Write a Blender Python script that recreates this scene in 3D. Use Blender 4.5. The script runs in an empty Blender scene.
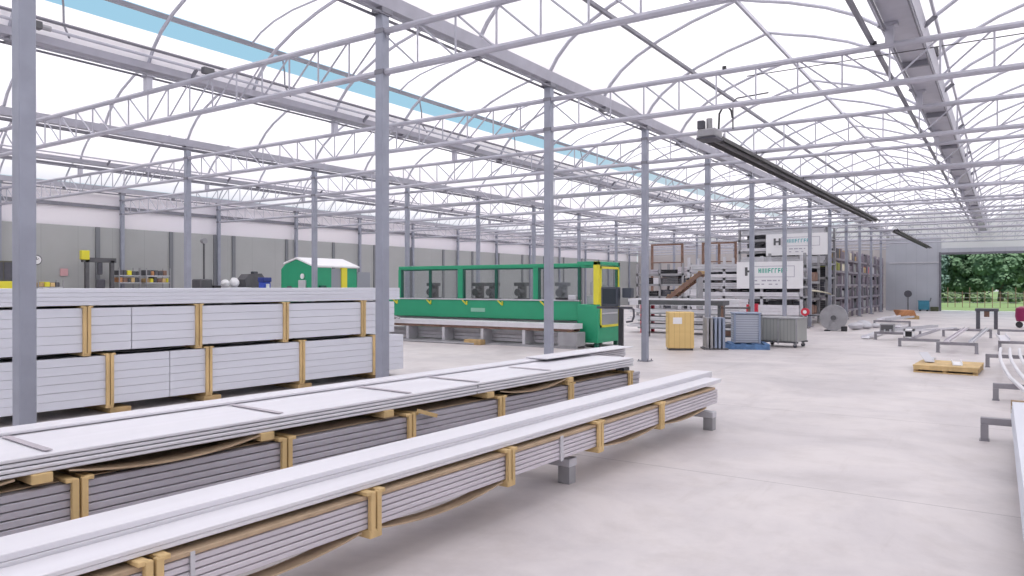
import bpy, math, random
from mathutils import Vector, Matrix
random.seed(7)
SC = bpy.context.scene
COL = SC.collection
PI = math.pi
ORD = ['nearest','second nearest','third nearest','fourth nearest','fifth nearest','sixth nearest','seventh nearest','eighth nearest',
       'ninth nearest','tenth nearest','eleventh nearest','twelfth nearest','thirteenth nearest','fourteenth nearest']

# ------------------------------------------------------------------ camera
F, TH, CH = 742.0, math.radians(33.6), 1.6
PITCH = math.atan(2/742)
cd = bpy.data.cameras.new('camera'); cam = bpy.data.objects.new('camera', cd); COL.objects.link(cam)
cd.sensor_width = 36; cd.lens = F/1024*36; cd.clip_start = .05; cd.clip_end = 900
cam.location = (0, 0, CH); cam.rotation_euler = (PI/2-PITCH, 0, TH)
SC.camera = cam
def proj(x, y, z):
    d = -x*math.sin(TH)+y*math.cos(TH); r = x*math.cos(TH)+y*math.sin(TH)
    if d < .1: return None
    return 512+F*r/d, 286-F*(z-CH)/d, d
def inview(pts, m=25):
    for p in pts:
        q = proj(*p)
        if q and -m < q[0] < 1024+m and -m < q[1] < 576+m: return True
    return False

# ------------------------------------------------------------------ materials
MATS = {}
def mat(name, col, rough=.6, metal=0., var=.0, scale=3., bump=0., spec=.5, col2=None, stretch=(1,1,1), coord='Object'):
    if name in MATS: return MATS[name]
    m = bpy.data.materials.new(name); m.use_nodes = True; nt = m.node_tree; b = nt.nodes['Principled BSDF']
    b.inputs['Roughness'].default_value = rough; b.inputs['Metallic'].default_value = metal
    b.inputs['Specular IOR Level'].default_value = spec
    c2 = col2 if col2 else tuple(max(0, c*(1-var)) for c in col)
    tc = nt.nodes.new('ShaderNodeTexCoord'); mp = nt.nodes.new('ShaderNodeMapping')
    mp.inputs['Scale'].default_value = stretch
    nt.links.new(tc.outputs[coord], mp.inputs['Vector'])
    n = nt.nodes.new('ShaderNodeTexNoise'); n.inputs['Scale'].default_value = scale; n.inputs['Detail'].default_value = 6
    nt.links.new(mp.outputs['Vector'], n.inputs['Vector'])
    r = nt.nodes.new('ShaderNodeValToRGB'); r.color_ramp.elements[0].position = .35; r.color_ramp.elements[1].position = .65
    r.color_ramp.elements[0].color = (*c2, 1); r.color_ramp.elements[1].color = (*col, 1)
    nt.links.new(n.outputs['Fac'], r.inputs['Fac']); nt.links.new(r.outputs['Color'], b.inputs['Base Color'])
    if bump:
        bp = nt.nodes.new('ShaderNodeBump'); bp.inputs['Strength'].default_value = bump; bp.inputs['Distance'].default_value = .01
        nt.links.new(n.outputs['Fac'], bp.inputs['Height']); nt.links.new(bp.outputs['Normal'], b.inputs['Normal'])
    MATS[name] = m; return m
def lines_mat(name, col, dark, axis, pitch, width, rough=.6, metal=0., axis2=None, pitch2=1., off=0., off2=0., noise=.1, nscale=1.2, spec=.5):
    """surface with thin joint lines every `pitch` metres along an axis (and a second one)"""
    m = mat(name, col, rough, metal, noise, nscale, spec=spec); nt = m.node_tree; b = nt.nodes['Principled BSDF']
    tc = nt.nodes.new('ShaderNodeTexCoord'); sp = nt.nodes.new('ShaderNodeSeparateXYZ'); nt.links.new(tc.outputs['Object'], sp.inputs[0])
    def line(ax, p, o):
        a = nt.nodes.new('ShaderNodeMath'); a.operation = 'ADD'; a.inputs[1].default_value = o+1000*p; nt.links.new(sp.outputs[ax], a.inputs[0])
        q = nt.nodes.new('ShaderNodeMath'); q.operation = 'MODULO'; q.inputs[1].default_value = p; nt.links.new(a.outputs[0], q.inputs[0])
        l = nt.nodes.new('ShaderNodeMath'); l.operation = 'LESS_THAN'; l.inputs[1].default_value = width; nt.links.new(q.outputs[0], l.inputs[0]); return l
    l = line(axis, pitch, off)
    if axis2 is not None:
        l2 = line(axis2, pitch2, off2); mx = nt.nodes.new('ShaderNodeMath'); mx.operation = 'MAXIMUM'
        nt.links.new(l.outputs[0], mx.inputs[0]); nt.links.new(l2.outputs[0], mx.inputs[1]); l = mx
    src = b.inputs['Base Color'].links[0].from_socket
    mix = nt.nodes.new('ShaderNodeMixRGB'); mix.inputs[2].default_value = (*dark, 1)
    nt.links.new(l.outputs[0], mix.inputs[0]); nt.links.new(src, mix.inputs[1]); nt.links.new(mix.outputs[0], b.inputs['Base Color'])
    return m

STEEL = mat('bloomed_galvanised_steel', (.48,.48,.545), .45, .2, .10, 4)  # roof steel: colour lightened to stand for bloom from the bright film
COLST = mat('column_steel', (.34,.36,.43), .48, .25, .12, 4)
STEELD = mat('dull_steel', (.23,.23,.265), .5, .3, .15, 4)
DARKST = mat('dark_steel', (.10,.10,.12), .5, .3, .2, 5)
BLACK = mat('black_plastic', (.02,.02,.025), .5)
WHITEAL = mat('white_coated_panel', (.73,.72,.765), .42, 0, .06, 2.5, stretch=(3,.3,3))
PANEL1 = mat('pale_panel', (.67,.69,.76), .5, 0, .06, 2.0, stretch=(3,.3,3))
PLANKG = mat('grey_plank', (.46,.44,.49), .45, .1, .12, 3, stretch=(3,.3,3))
PLANKL = mat('light_grey_plank', (.62,.58,.63), .45, .1, .10, 3, stretch=(3,.3,3))
CARD = mat('brown_cardboard', (.50,.37,.25), .85, 0, .2, 6)
STRIP = mat('grey_card_strip', (.50,.46,.50), .8, 0, .1, 6)
PINE = mat('pine_wood', (.70,.50,.24), .7, 0, .25, 7, .2, stretch=(1,1,.3))
PINED = mat('weathered_pine', (.52,.36,.17), .75, 0, .3, 7, .2)
GREEN = mat('machine_green', (.025,.33,.17), .4, 0, .06, 2)
GREEND = mat('dark_green', (.01,.10,.07), .4, 0, .1, 2)
YELLOW = mat('safety_yellow', (.75,.68,.05), .45, 0, .05, 3)
BLUE = mat('blue_plastic', (.05,.10,.55), .45, 0, .1, 3)
PALB = mat('blue_painted_wood', (.12,.24,.46), .7, 0, .35, 9)
BLUEG = mat('blue_grey_plastic', (.28,.33,.44), .5, 0, .1, 5)
TEAL = mat('teal_steel', (.05,.25,.36), .5, 0, .2, 5)
GREYM = mat('grey_metal', (.36,.36,.38), .5, .2, .15, 4)
GREYL = mat('light_grey_metal', (.58,.58,.62), .45, .2, .1, 4)
DKGREY = mat('dark_grey_metal', (.12,.12,.13), .5, .2, .2, 4)
ORANGE = mat('orange_board', (.62,.30,.14), .7, 0, .3, 9)
RUST = mat('rust_brown_steel', (.28,.17,.13), .7, .1, .3, 6)
RED = mat('red_paint', (.60,.03,.06), .5)
MAGENTA = mat('dark_magenta_paint', (.25,.01,.08), .4)
WHITE = mat('white_paint', (.82,.82,.84), .5, 0, .03, 3)
SCREEN = mat('charcoal_screen', (.05,.06,.08), .35)
CREAM = mat('cream_cloth', (.75,.70,.55), .8, 0, .1, 5)
OLIVE = mat('olive_cloth', (.30,.32,.08), .8, 0, .2, 5)
CUPB = lines_mat('yellow_ply', (.74,.53,.22), (.50,.33,.12), 0, .13, .008, .6)
RIBBED = lines_mat('ribbed_grey', (.42,.45,.52), (.22,.24,.30), 2, .06, .014, .5)
CAGE = lines_mat('wire_mesh_grey', (.33,.34,.33), (.20,.21,.21), 0, .09, .012, .5)
TREEM = [mat('foliage_dark', (.12,.20,.11), .85, 0, 0, 1.1, .6, col2=(.06,.12,.06)),
         mat('foliage_mid', (.18,.28,.14), .85, 0, 0, 1.1, .6, col2=(.09,.17,.08)),
         mat('foliage_bluish', (.16,.24,.20), .8, 0, 0, 1.1, .6, col2=(.05,.10,.08))]
BARK = mat('bark', (.12,.09,.06), .9, 0, .3, 6)
GRASS = mat('grass', (.17,.24,.09), .9, 0, 0, .6, .3, col2=(.09,.15,.05))
WALLG = lines_mat('grey_wall_panel', (.40,.41,.41), (.33,.34,.34), 1, 1.2, .02, .6, noise=.05)
WALLB = lines_mat('beige_wall_panel', (.50,.47,.47), (.42,.40,.40), 0, 1.2, .02, .6, noise=.05)
WALLE = lines_mat('blue_grey_wall_panel', (.44,.46,.51), (.36,.38,.43), 0, .6, .02, .5, noise=.05)

def floor_mat():
    m = lines_mat('polished_concrete', (.68,.635,.63), (.46,.43,.43), 1, 3.7, .016, .45, 0, None, 5.33, off=1.2, noise=.06, nscale=.35, spec=.35)
    nt = m.node_tree; b = nt.nodes['Principled BSDF']; src = b.inputs['Base Color'].links[0].from_socket
    tc = nt.nodes.new('ShaderNodeTexCoord')
    def blend(src, scale, lo, hi, colr, stretch, dist=0.):
        mp = nt.nodes.new('ShaderNodeMapping'); mp.inputs['Scale'].default_value = stretch; nt.links.new(tc.outputs['Object'], mp.inputs[0])
        n = nt.nodes.new('ShaderNodeTexNoise'); n.inputs['Scale'].default_value = scale; n.inputs['Detail'].default_value = 8; n.inputs['Roughness'].default_value = .65
        n.inputs['Distortion'].default_value = dist
        nt.links.new(mp.outputs[0], n.inputs['Vector'])
        r = nt.nodes.new('ShaderNodeValToRGB'); r.color_ramp.elements[0].position = lo; r.color_ramp.elements[1].position = hi
        r.color_ramp.elements[0].color = (*colr, 1); r.color_ramp.elements[1].color = (1,1,1,1); nt.links.new(n.outputs['Fac'], r.inputs[0])
        x = nt.nodes.new('ShaderNodeMixRGB'); x.blend_type = 'MULTIPLY'; x.inputs[0].default_value = 1
        nt.links.new(src, x.inputs[1]); nt.links.new(r.outputs[0], x.inputs[2]); return x.outputs[0]
    s = blend(src, .55, .38, .60, (.82,.82,.84), (1,1,1), .6)
    s = blend(s, 2.2, .30, .52, (.90,.89,.88), (1,1,1))
    s = blend(s, 1.1, .28, .42, (.90,.89,.88), (3,.35,1), .4)
    nt.links.new(s, b.inputs['Base Color'])
    return m
FLOORM = floor_mat()

def film_mat(name='roof_film', tint=(.93,.905,.90), tr=.62):
    m = bpy.data.materials.new(name); m.use_nodes = True; nt = m.node_tree; nt.nodes.clear()
    o = nt.nodes.new('ShaderNodeOutputMaterial'); mx = nt.nodes.new('ShaderNodeMixShader'); mx.inputs[0].default_value = tr
    d = nt.nodes.new('ShaderNodeBsdfDiffuse'); t = nt.nodes.new('ShaderNodeBsdfTranslucent')
    n = nt.nodes.new('ShaderNodeTexNoise'); n.inputs['Scale'].default_value = .15; tc = nt.nodes.new('ShaderNodeTexCoord'); nt.links.new(tc.outputs['Object'], n.inputs['Vector'])
    r = nt.nodes.new('ShaderNodeValToRGB'); r.color_ramp.elements[0].color = (tint[0]*.93, tint[1]*.94, tint[2], 1); r.color_ramp.elements[1].color = (*tint, 1)
    nt.links.new(n.outputs['Fac'], r.inputs[0])
    nt.links.new(r.outputs[0], d.inputs[0]); nt.links.new(r.outputs[0], t.inputs[0])
    nt.links.new(d.outputs[0], mx.inputs[1]); nt.links.new(t.outputs[0], mx.inputs[2]); nt.links.new(mx.outputs[0], o.inputs[0])
    return m
FILM = film_mat()
FILMW = film_mat('fascia_film', (.96,.92,.93), .30)
def glass_mat():
    m = bpy.data.materials.new('clear_guard_glazing'); m.use_nodes = True; nt = m.node_tree; nt.nodes.clear()
    o = nt.nodes.new('ShaderNodeOutputMaterial'); mx = nt.nodes.new('ShaderNodeMixShader'); mx.inputs[0].default_value = .08
    t = nt.nodes.new('ShaderNodeBsdfTransparent'); t.inputs[0].default_value = (.88,.90,.90,1)
    g = nt.nodes.new('ShaderNodeBsdfGlossy'); g.inputs['Roughness'].default_value = .1
    nt.links.new(t.outputs[0], mx.inputs[1]); nt.links.new(g.outputs[0], mx.inputs[2]); nt.links.new(mx.outputs[0], o.inputs[0]); return m
GLASS = glass_mat()

# ------------------------------------------------------------------ mesh builder
class MB:
    def __init__(s): s.v = []; s.f = []
    def add(s, vs, fs):
        o = len(s.v); s.v += [tuple(v) for v in vs]; s.f += [tuple(i+o for i in f) for f in fs]; return s
    def hexa(s, P): return s.add(P, [(0,3,2,1),(4,5,6,7),(0,1,5,4),(1,2,6,5),(2,3,7,6),(3,0,4,7)])
    def box(s, x0, x1, y0, y1, z0, z1, b=0.):
        if b <= 0:
            return s.hexa([(x0,y0,z0),(x1,y0,z0),(x1,y1,z0),(x0,y1,z0),(x0,y0,z1),(x1,y0,z1),(x1,y1,z1),(x0,y1,z1)])
        # chamfered box: 24 vertices
        b = min(b, (x1-x0)*.45, (y1-y0)*.45, (z1-z0)*.45)
        vs = []; idx = {}
        for i,X in enumerate((x0,x1)):
            for j,Y in enumerate((y0,y1)):
                for k,Zz in enumerate((z0,z1)):
                    sx, sy, sz = (1,-1)[i], (1,-1)[j], (1,-1)[k]
                    idx[i,j,k,0] = len(vs); vs.append((X, Y+sy*b, Zz+sz*b))
                    idx[i,j,k,1] = len(vs); vs.append((X+sx*b, Y, Zz+sz*b))
                    idx[i,j,k,2] = len(vs); vs.append((X+sx*b, Y+sy*b, Zz))
        fs = []
        for i in (0,1):
            q = [idx[i,0,0,0],idx[i,1,0,0],idx[i,1,1,0],idx[i,0,1,0]]; fs.append(q if i else q[::-1])
            q = [idx[0,i,0,1],idx[0,i,1,1],idx[1,i,1,1],idx[1,i,0,1]]; fs.append(q if i else q[::-1])
            q = [idx[0,0,i,2],idx[1,0,i,2],idx[1,1,i,2],idx[0,1,i,2]]; fs.append(q if i else q[::-1])
        for a in (0,1):
            for c in (0,1):
                fs.append([idx[a,c,0,0],idx[a,c,1,0],idx[a,c,1,1],idx[a,c,0,1]])
                fs.append([idx[a,0,c,0],idx[a,1,c,0],idx[a,1,c,2],idx[a,0,c,2]])
                fs.append([idx[0,a,c,1],idx[1,a,c,1],idx[1,a,c,2],idx[0,a,c,2]])
                for e in (0,1): fs.append([idx[a,c,e,0],idx[a,c,e,1],idx[a,c,e,2]])
        return s.add(vs, fs)
    def beam(s, p0, p1, w, h=None, up=(0,0,1)):
        h = h or w; p0 = Vector(p0); p1 = Vector(p1); d = (p1-p0).normalized(); u = Vector(up)
        if abs(d.dot(u)) > .98: u = Vector((1,0,0))
        a = d.cross(u).normalized()*w/2; c = a.cross(d).normalized()*h/2
        return s.hexa([p0-a-c,p0+a-c,p0+a+c,p0-a+c,p1-a-c,p1+a-c,p1+a+c,p1-a+c])
    def tube(s, pts, r, n=8, closed=False, caps=True):
        pts = [Vector(p) for p in pts]; N = len(pts); vs = []; fs = []
        ref = None
        for i,p in enumerate(pts):
            if closed: t = pts[(i+1)%N]-pts[i-1]
            else: t = pts[min(i+1,N-1)]-pts[max(i-1,0)]
            t.normalize()
            if ref is None:
                ref = Vector((0,0,1)) if abs(t.z) < .9 else Vector((1,0,0))
            a = t.cross(ref)
            if a.length < 1e-4: ref = Vector((0,1,0)); a = t.cross(ref)
            a.normalize(); c = a.cross(t).normalized(); ref = c
            rr = r[i] if isinstance(r,(list,tuple)) else r
            for k in range(n):
                g = 2*PI*k/n; vs.append(p+a*math.cos(g)*rr+c*math.sin(g)*rr)
        M = N if closed else N-1
        for i in range(M):
            for k in range(n):
                j = (i+1)%N; fs.append((i*n+k, i*n+(k+1)%n, j*n+(k+1)%n, j*n+k))
        if caps and not closed: fs.append(tuple(range(n))[::-1]); fs.append(tuple((N-1)*n+k for k in range(n)))
        return s.add(vs, fs)
    def prism(s, prof, axis, a0, a1):
        """closed 2-D profile extruded along axis 0/1/2 ('x','y','z')"""
        n = len(prof)
        def P(u, v, a): return (a,u,v) if axis == 0 else ((u,a,v) if axis == 1 else (u,v,a))
        vs = [P(u,v,a0) for u,v in prof]+[P(u,v,a1) for u,v in prof]
        return s.add(vs, [tuple(range(n))[::-1], tuple(range(n,2*n))]+[(i,(i+1)%n,n+(i+1)%n,n+i) for i in range(n)])
    def sheet(s, rows):
        m = len(rows[0]); vs = [p for r in rows for p in r]
        return s.add(vs, [(i*m+j,i*m+j+1,(i+1)*m+j+1,(i+1)*m+j) for i in range(len(rows)-1) for j in range(m-1)])
    def mesh(s, name, m, smooth=False):
        me = bpy.data.meshes.new(name); me.from_pydata(s.v, [], s.f); me.update()
        if m: me.materials.append(m)
        if smooth:
            for p in me.polygons: p.use_smooth = True
            try: me.set_sharp_from_angle(angle=math.radians(40))
            except Exception: pass
        return me
def link(name, me, parent=None, loc=(0,0,0), rz=0.):
    o = bpy.data.objects.new(name, me); COL.objects.link(o); o.location = loc; o.rotation_euler[2] = rz
    if parent: o.parent = parent
    return o
def part(name, mb, m, parent=None, loc=(0,0,0), rz=0., smooth=False, label=None):
    o = link(name, mb.mesh(name, m, smooth), parent, loc, rz)
    if label: o['label'] = label
    return o
def tag(o, label, cat, group=None, kind=None):
    o['label'] = label; o['category'] = cat
    if group: o['group'] = group
    if kind: o['kind'] = kind
    return o
def thing(name, label, cat, loc=(0,0,0), rz=0., group=None):
    o = bpy.data.objects.new(name, None); COL.objects.link(o); o.location = loc; o.rotation_euler[2] = rz; o.empty_display_size = .2
    return tag(o, label, cat, group)
def struct(name, mb, m, smooth=False):
    o = part(name, mb, m, smooth=smooth); o['kind'] = 'structure'; return o
def dup(root, loc, rz, label, group=None):
    r = root.copy(); COL.objects.link(r); r.location = loc; r.rotation_euler = (0,0,rz); r['label'] = label
    if group: r['group'] = group
    for ch in root.children:
        c = ch.copy(); COL.objects.link(c); c.parent = r
        for g in ch.children:
            d = g.copy(); COL.objects.link(d); d.parent = c
    return r

# ------------------------------------------------------------------ shell
XL, XM, XR = -26.98, -6.38, 9.01
Y0, YR, YL = -9.28, 54.72, 60.72
f = MB(); f.box(XL-.3, XR+.3, Y0-.3, YR+.3, -.25, 0); f.box(XL-.3, XM, YR+.3, YL+.3, -.25, 0)
struct('floor', f, FLOORM)
w = MB(); w.box(XL-.2, XL, Y0, YL, 0, 3.70); struct('wall_left', w, WALLG)
w = MB(); w.box(XL-.14, XL-.12, Y0, YL, 3.70, 5.12); struct('trim_1', w, FILMW)
w = MB(); w.box(XL-.11, XL-.01, Y0, YL, 4.38, 4.5); struct('trim_5', w, STEELD)
w = MB(); w.box(XL, XM-.2, YL, YL+.2, 0, 4.9); struct('wall_back', w, WALLB)
w = MB(); w.box(XL, XM-.2, YL+.02, YL+.04, 4.9, 5.12); struct('trim_2', w, FILMW)
w = MB(); w.box(XM-.2, XM-.02, YR+.2, YL, 0, 5.1); struct('wall_inner', w, WALLG)
# far end wall with the big open door
DX0, DX1, DZ = -3.4, 2.6, 3.62
w = MB(); w.box(XM-.2, DX0, YR, YR+.18, 0, 4.75); w.box(DX1, XR, YR, YR+.18, 0, 4.75); w.box(DX0, DX1, YR, YR+.18, DZ+.12, 4.0)
struct('wall_end', w, WALLE)
w = MB(); w.box(XM, DX0-.12, YR-.05, YR, 3.08, 3.16); struct('trim_3', w, GREYL)
w = MB(); w.box(DX0, DX1, YR-.02, YR+.2, DZ-.02, DZ+.12); w.box(DX0-.12, DX0, YR-.06, YR+.2, 0, DZ+.14); w.box(DX1, DX1+.12, YR-.06, YR+.2, 0, DZ+.14)
struct('door_1', w, mat('door_frame_grey', (.16,.16,.19), .5, .2))
w = MB(); w.box(XR, XR+.2, Y0, YR, 0, 5.1); struct('wall_right', w, mat('pale_wall_panel', (.6,.6,.62), .6))
w = MB(); w.box(XL, XR, Y0-.2, Y0, 0, 5.1); struct('wall_front', w, MATS['pale_wall_panel'])

# ------------------------------------------------------------------ arched film roof
GZ, RZ, HALF = 5.15, 6.5, 2.565
PROF = [(0,5.15),(.16,5.40),(.38,5.63),(.7,5.85),(1.15,6.07),(1.75,6.28),(2.25,6.41),(HALF,RZ)]
def roofz(dx):
    dx = abs(dx)
    for (a,za),(b,zb) in zip(PROF, PROF[1:]):
        if dx <= b+1e-6: return za+(zb-za)*(dx-a)/(b-a)
    return RZ
P_ = 5.13
GUT = [-26.9+i*P_ for i in range(8)]      # gutter lines; index 4 = XM, 5 = mid right
VENT = 3                                    # span whose left half carries the open vent
r = MB()
for i in range(7):
    g0, g1 = GUT[i], GUT[i]+P_
    yend = YL if i < 4 else YR+.2
    left = [(g0+dx, z+.05) for dx, z in PROF]; right = [(g1-dx, z+.05) for dx, z in PROF][::-1]
    halves = [right] if i == VENT else [left, right]
    for h_ in halves:
        r.sheet([[(x, Y0, z), (x, yend, z)] for x, z in h_])
struct('ceiling', r, FILM, smooth=True)
def gable(i0, i1, y, zb):
    m = MB()
    for i in range(i0, i1):
        g0, g1 = GUT[i], GUT[i]+P_
        pr = [(g0, zb)]+[(g0+dx, z) for dx, z in PROF]+[(g1-dx, z) for dx, z in PROF][::-1][1:]+[(g1, zb)]
        m.prism(pr, 1, y, y+.02)
    return m
struct('wall_end_gable', gable(4, 7, YR+.06, 4.0), FILM); struct('wall_back_gable', gable(0, 4, YL-.02, 4.9), FILM)
struct('wall_front_gable', gable(0, 7, Y0-.1, 5.1), FILM)

SPAN = ['arched span beside the grey wall','second arched span from the grey wall','third arched span from the grey wall',
        'arched span with the blue slot','arched span over the aisle','right-edge arched span over the trestles','last arched span on the right']
GN = ['along the grey left wall','one span in from the grey left wall','over the middle row of columns','beside the blue slot above the plank stacks',
      'over the front row of columns','broad one high above the aisle toward the open door','right beyond the aisle','at the far right']
# bows
bow = MB(); LP = [(dx-HALF, 0, z-GZ) for dx, z in PROF]+[(HALF-dx, 0, z-GZ) for dx, z in PROF][::-1][1:]
bow.tube(LP, .030, 6); bow_me = bow.mesh('roof_bow', STEEL, True)
bl = MB(); bl.tube(LP, .030, 4); bowl_me = bl.mesh('roof_bow_far', STEEL, True)
nb = 0
for i in range(0, 6):
    k = 0; yy = .72
    yend = YL if i < 4 else YR
    cx = GUT[i]+HALF
    while yy < yend-.1:
        pts = [(cx+p[0], yy, GZ+p[2]) for p in LP]
        if inview(pts, 5) and nb < 300:
            d = proj(cx, yy, 6)[2]
            o = link('roof_bow', bow_me if d < 25 else bowl_me, None, (cx, yy, GZ))
            if k < 8: tag(o, f'curved grey roof bow, {ORD[k]} in the {SPAN[i]}', 'roof bow', 'curved bows carrying the film roof')
            elif yy < 45: tag(o, f'curved bow midway down the {SPAN[i]}', 'roof bow', f'bows midway down the {SPAN[i]}')
            else: tag(o, f'tiny distant bow far down the {SPAN[i]}', 'roof bow', f'distant bows of the {SPAN[i]}')
            k += 1; nb += 1
        yy += 2.0
# ridge tubes and purlins
for i in range(0, 7):
    yend = YL if i < 4 else YR
    cx = GUT[i]+HALF
    m = MB(); m.beam((cx, Y0+.1, RZ-.05), (cx, yend-.1, RZ-.05), .05, .07)
    tag(part('ridge_purlin', m, STEEL), f'long grey ridge tube along the top of the {SPAN[i]}', 'purlin', 'ridge tubes')
for x, nm in ((XM+1.05,'dark roof tube running toward the black heater, left of the aisle ridge'),):
    m = MB(); m.beam((x, Y0+.1, roofz(1.05)-.05), (x, YR-.1, roofz(1.05)-.05), .06, .06)
    tag(part('roof_purlin', m, STEELD), nm, 'purlin')
m = MB(); m.tube([(-1.46, 2, 4.80), (-1.46, YR-.3, 4.80)], .038, 6)
tag(part('drive_pipe', m, STEELD), 'dark pipe running just left of the broad gutter above the aisle', 'pipe')
# gutters
for i in range(0, 7):
    x = GUT[i]+(.13 if i == 5 else 0); yend = YL if i < 4 else YR
    mid = i % 2 == 1
    hw = .20 if i == 5 else (.11 if mid else .09)
    t = thing('roof_gutter', f'long grey steel roof gutter, {GN[i]}', 'gutter', (x, 0, 0), 0, 'roof gutters')
    m = MB(); zb = 5.0 if i == 5 or not mid else 5.06; m.prism([(-hw,5.16),(-hw+.04,zb+.02),(hw-.04,zb+.02),(hw,5.16),(hw+.03,5.16),(hw-.01,zb),(-hw+.01,zb),(-hw-.03,5.16)], 1, Y0+.05, yend-.05)
    part('channel', m, STEEL, t)
    m = MB()
    for sx in (-1, 1): m.beam((sx*(hw-.02), Y0+.05, zb-.075), (sx*(hw-.02), yend-.05, zb-.075), .022, .03)
    part('edge_rail', m, STEELD, t)
    if mid:
        for sx in (-1, 1):
            m = MB(); m.tube([(sx*(hw+.13), Y0+.1, 5.23), (sx*(hw+.13), yend-.1, 5.23)], .022, 6); part('vent_shaft', m, STEEL, t)
        m = MB(); m.beam((hw, 0, 5.1), (hw+.15, 0, 5.22), .03, .06); bm2_ = m.mesh('shaft_bracket', STEELD)
        m = MB(); m.beam((-hw, 0, 5.1), (-hw-.15, 0, 5.22), .03, .06)
        bm_ = m.mesh('shaft_bracket', STEELD); yy = 3.42
        while yy < min(yend, 50): link('shaft_bracket', bm_, t, (0, yy, 0)); link('shaft_bracket', bm2_, t, (0, yy, 0)); yy += 4
    m = MB(); m.box(-hw+.01, hw-.01, -.03, .03, zb-.09, zb-.002); sp_ = m.mesh('splice_plate', STEELD); yy = 4.72
    while yy < min(yend, 40): link('splice_plate', sp_, t, (0, yy, 0)); yy += 4
# long pipe hanging on second row of truss tops
for x, z, nm in ((GUT[3]+1.9, 4.80, 'thin grey service pipe on the trusses between the blue roof slot and the front columns'),
                 (GUT[2]+.45, 4.86, 'thin grey service pipe on the trusses next to the middle row of columns'),
                 (GUT[1]+.5, 4.86, 'thin grey service pipe on the trusses nearest the grey wall')):
    m = MB(); m.tube([(x, Y0+.2, z), (x, YL-.2, z)], .022, 6); tag(part('service_pipe', m, STEELD), nm, 'pipe')

# open roof vent
t = thing('roof_vent', 'open roof vent with white film and dark edge beside the blue slot of sky', 'roof vent', (GUT[3]+HALF, 0, RZ))
ang = math.radians(14.6)
def rotv(dx, dz):   # opening the flap upward about the ridge (flap lies to -X)
    return (dx*math.cos(ang)+(dz)*math.sin(ang)*-1*-1 if False else dx*math.cos(ang)+dz*math.sin(ang)*1.0, -dx*math.sin(ang)*1.0+dz*math.cos(ang))
FL = [rotv(dx-HALF, z-RZ) for dx, z in PROF[1:]]
m = MB(); m.sheet([[(x, Y0+.1, z+.06), (x, YL-.1, z+.06)] for x, z in FL]); part('vent_film', m, FILM, t, smooth=True)
m = MB(); m.beam((FL[0][0], Y0+.1, FL[0][1]), (FL[0][0], YL-.1, FL[0][1]), .06, .07); part('edge_tube', m, STEELD, t, label='dark steel edge tube')
rib = MB(); rib.tube([(x, 0, z) for x, z in FL], .02, 5); rme = rib.mesh('vent_rib', STEEL, True)
arm = MB(); gx = -HALF+.2; ex, ez = FL[0]
arm.tube([(gx, 0, 5.2-RZ), (gx-.16+.0, 0, 5.42-RZ), (gx-.17, 0, 5.7-RZ), (ex, 0, ez)], .016, 5); ame = arm.mesh('rack_arm', STEELD, True)
yy = 4.72
while yy < YL-1: link('vent_rib', rme, t, (0, yy, 0)); link('rack_arm', ame, t, (0, yy+.7, 0)); yy += 4

# ------------------------------------------------------------------ lattice trusses (10.67 m) at every column pair
TL = 2*P_; ZB, ZT = 4.22, 4.72
NP = 18; pw = TL/NP
mt = MB(); mt.tube([(0,0,ZT),(TL,0,ZT)], .042, 8); top_me = mt.mesh('top_chord', STEEL, True)
mt = MB(); mt.tube([(0,0,ZB),(TL,0,ZB)], .042, 8); bot_me = mt.mesh('bottom_chord', STEEL, True)
mt = MB(); mt.tube([(0,0,ZB),(0,0,ZT)], .013, 5); post_me = mt.mesh('web_post', STEEL)
mt = MB(); mt.tube([(0,0,ZT),(pw,0,ZB)], .013, 5); dg1_me = mt.mesh('web_diagonal', STEEL)
mt = MB(); mt.tube([(0,0,ZB),(pw,0,ZT)], .013, 5); dg2_me = mt.mesh('web_diagonal', STEEL)
mt = MB(); mt.box(-.05,.05,-.05,.05,ZT,5.0); mt.box(-.10,.10,-.07,.07,4.96,4.998); stub_me = mt.mesh('gutter_post', STEEL)
mt = MB()
for k in range(1, NP): mt.tube([(k*pw,0,ZB),(k*pw,0,ZT)], .010, 4)
for k in range(NP):
    a, b = (ZT, ZB) if k < NP/2 else (ZB, ZT); mt.tube([(k*pw,0,a),((k+1)*pw,0,b)], .010, 4)
web_me = mt.mesh('web', STEEL)
BAY = [(GUT[0],'bay beside the grey wall'),(GUT[2],'bay over the plank stacks'),(GUT[4],'bay above the aisle')]
for bi, (x0, bn) in enumerate(BAY):
    yend = YL if bi < 2 else YR
    y = 2.72; k = 0
    while y < yend-1:
        pts = [(x0+TL*q/20, y, 4.5) for q in range(21)]
        if y < 3 or inview(pts, 5):
            vis = inview(pts, 0)
            kk = k if vis else 0
            if not vis: lab = f'grey roof truss out of sight at the camera end, {bn}'
            elif k < 8: lab = f'grey lattice roof truss, {ORD[k]} one crossing the {bn}'
            elif y < 60: lab = f'far grey lattice truss deep in the {bn}'
            else: lab = f'one of the tiny last lattice trusses at the far end of the {bn}'
            t = thing('roof_truss', lab, 'truss', (x0, y, 0), 0, ('trusses of the '+bn) if k < 8 or not vis else 'far trusses of the '+bn)
            link('top_chord', top_me, t); link('bottom_chord', bot_me, t)
            link('gutter_post', stub_me, t, (TL/2, 0, 0))
            if proj(x0+TL/2, y, 4.5) and proj(x0+TL/2, y, 4.5)[2] < 27 and vis:
                for q in range(1, NP): link('web_post', post_me, t, (q*pw, 0, 0))
                for q in range(NP): link('web_diagonal', dg1_me if q < NP/2 else dg2_me, t, (q*pw, 0, 0))
            else: link('web', web_me, t)
            if vis: k += 1
        y += 4

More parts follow.
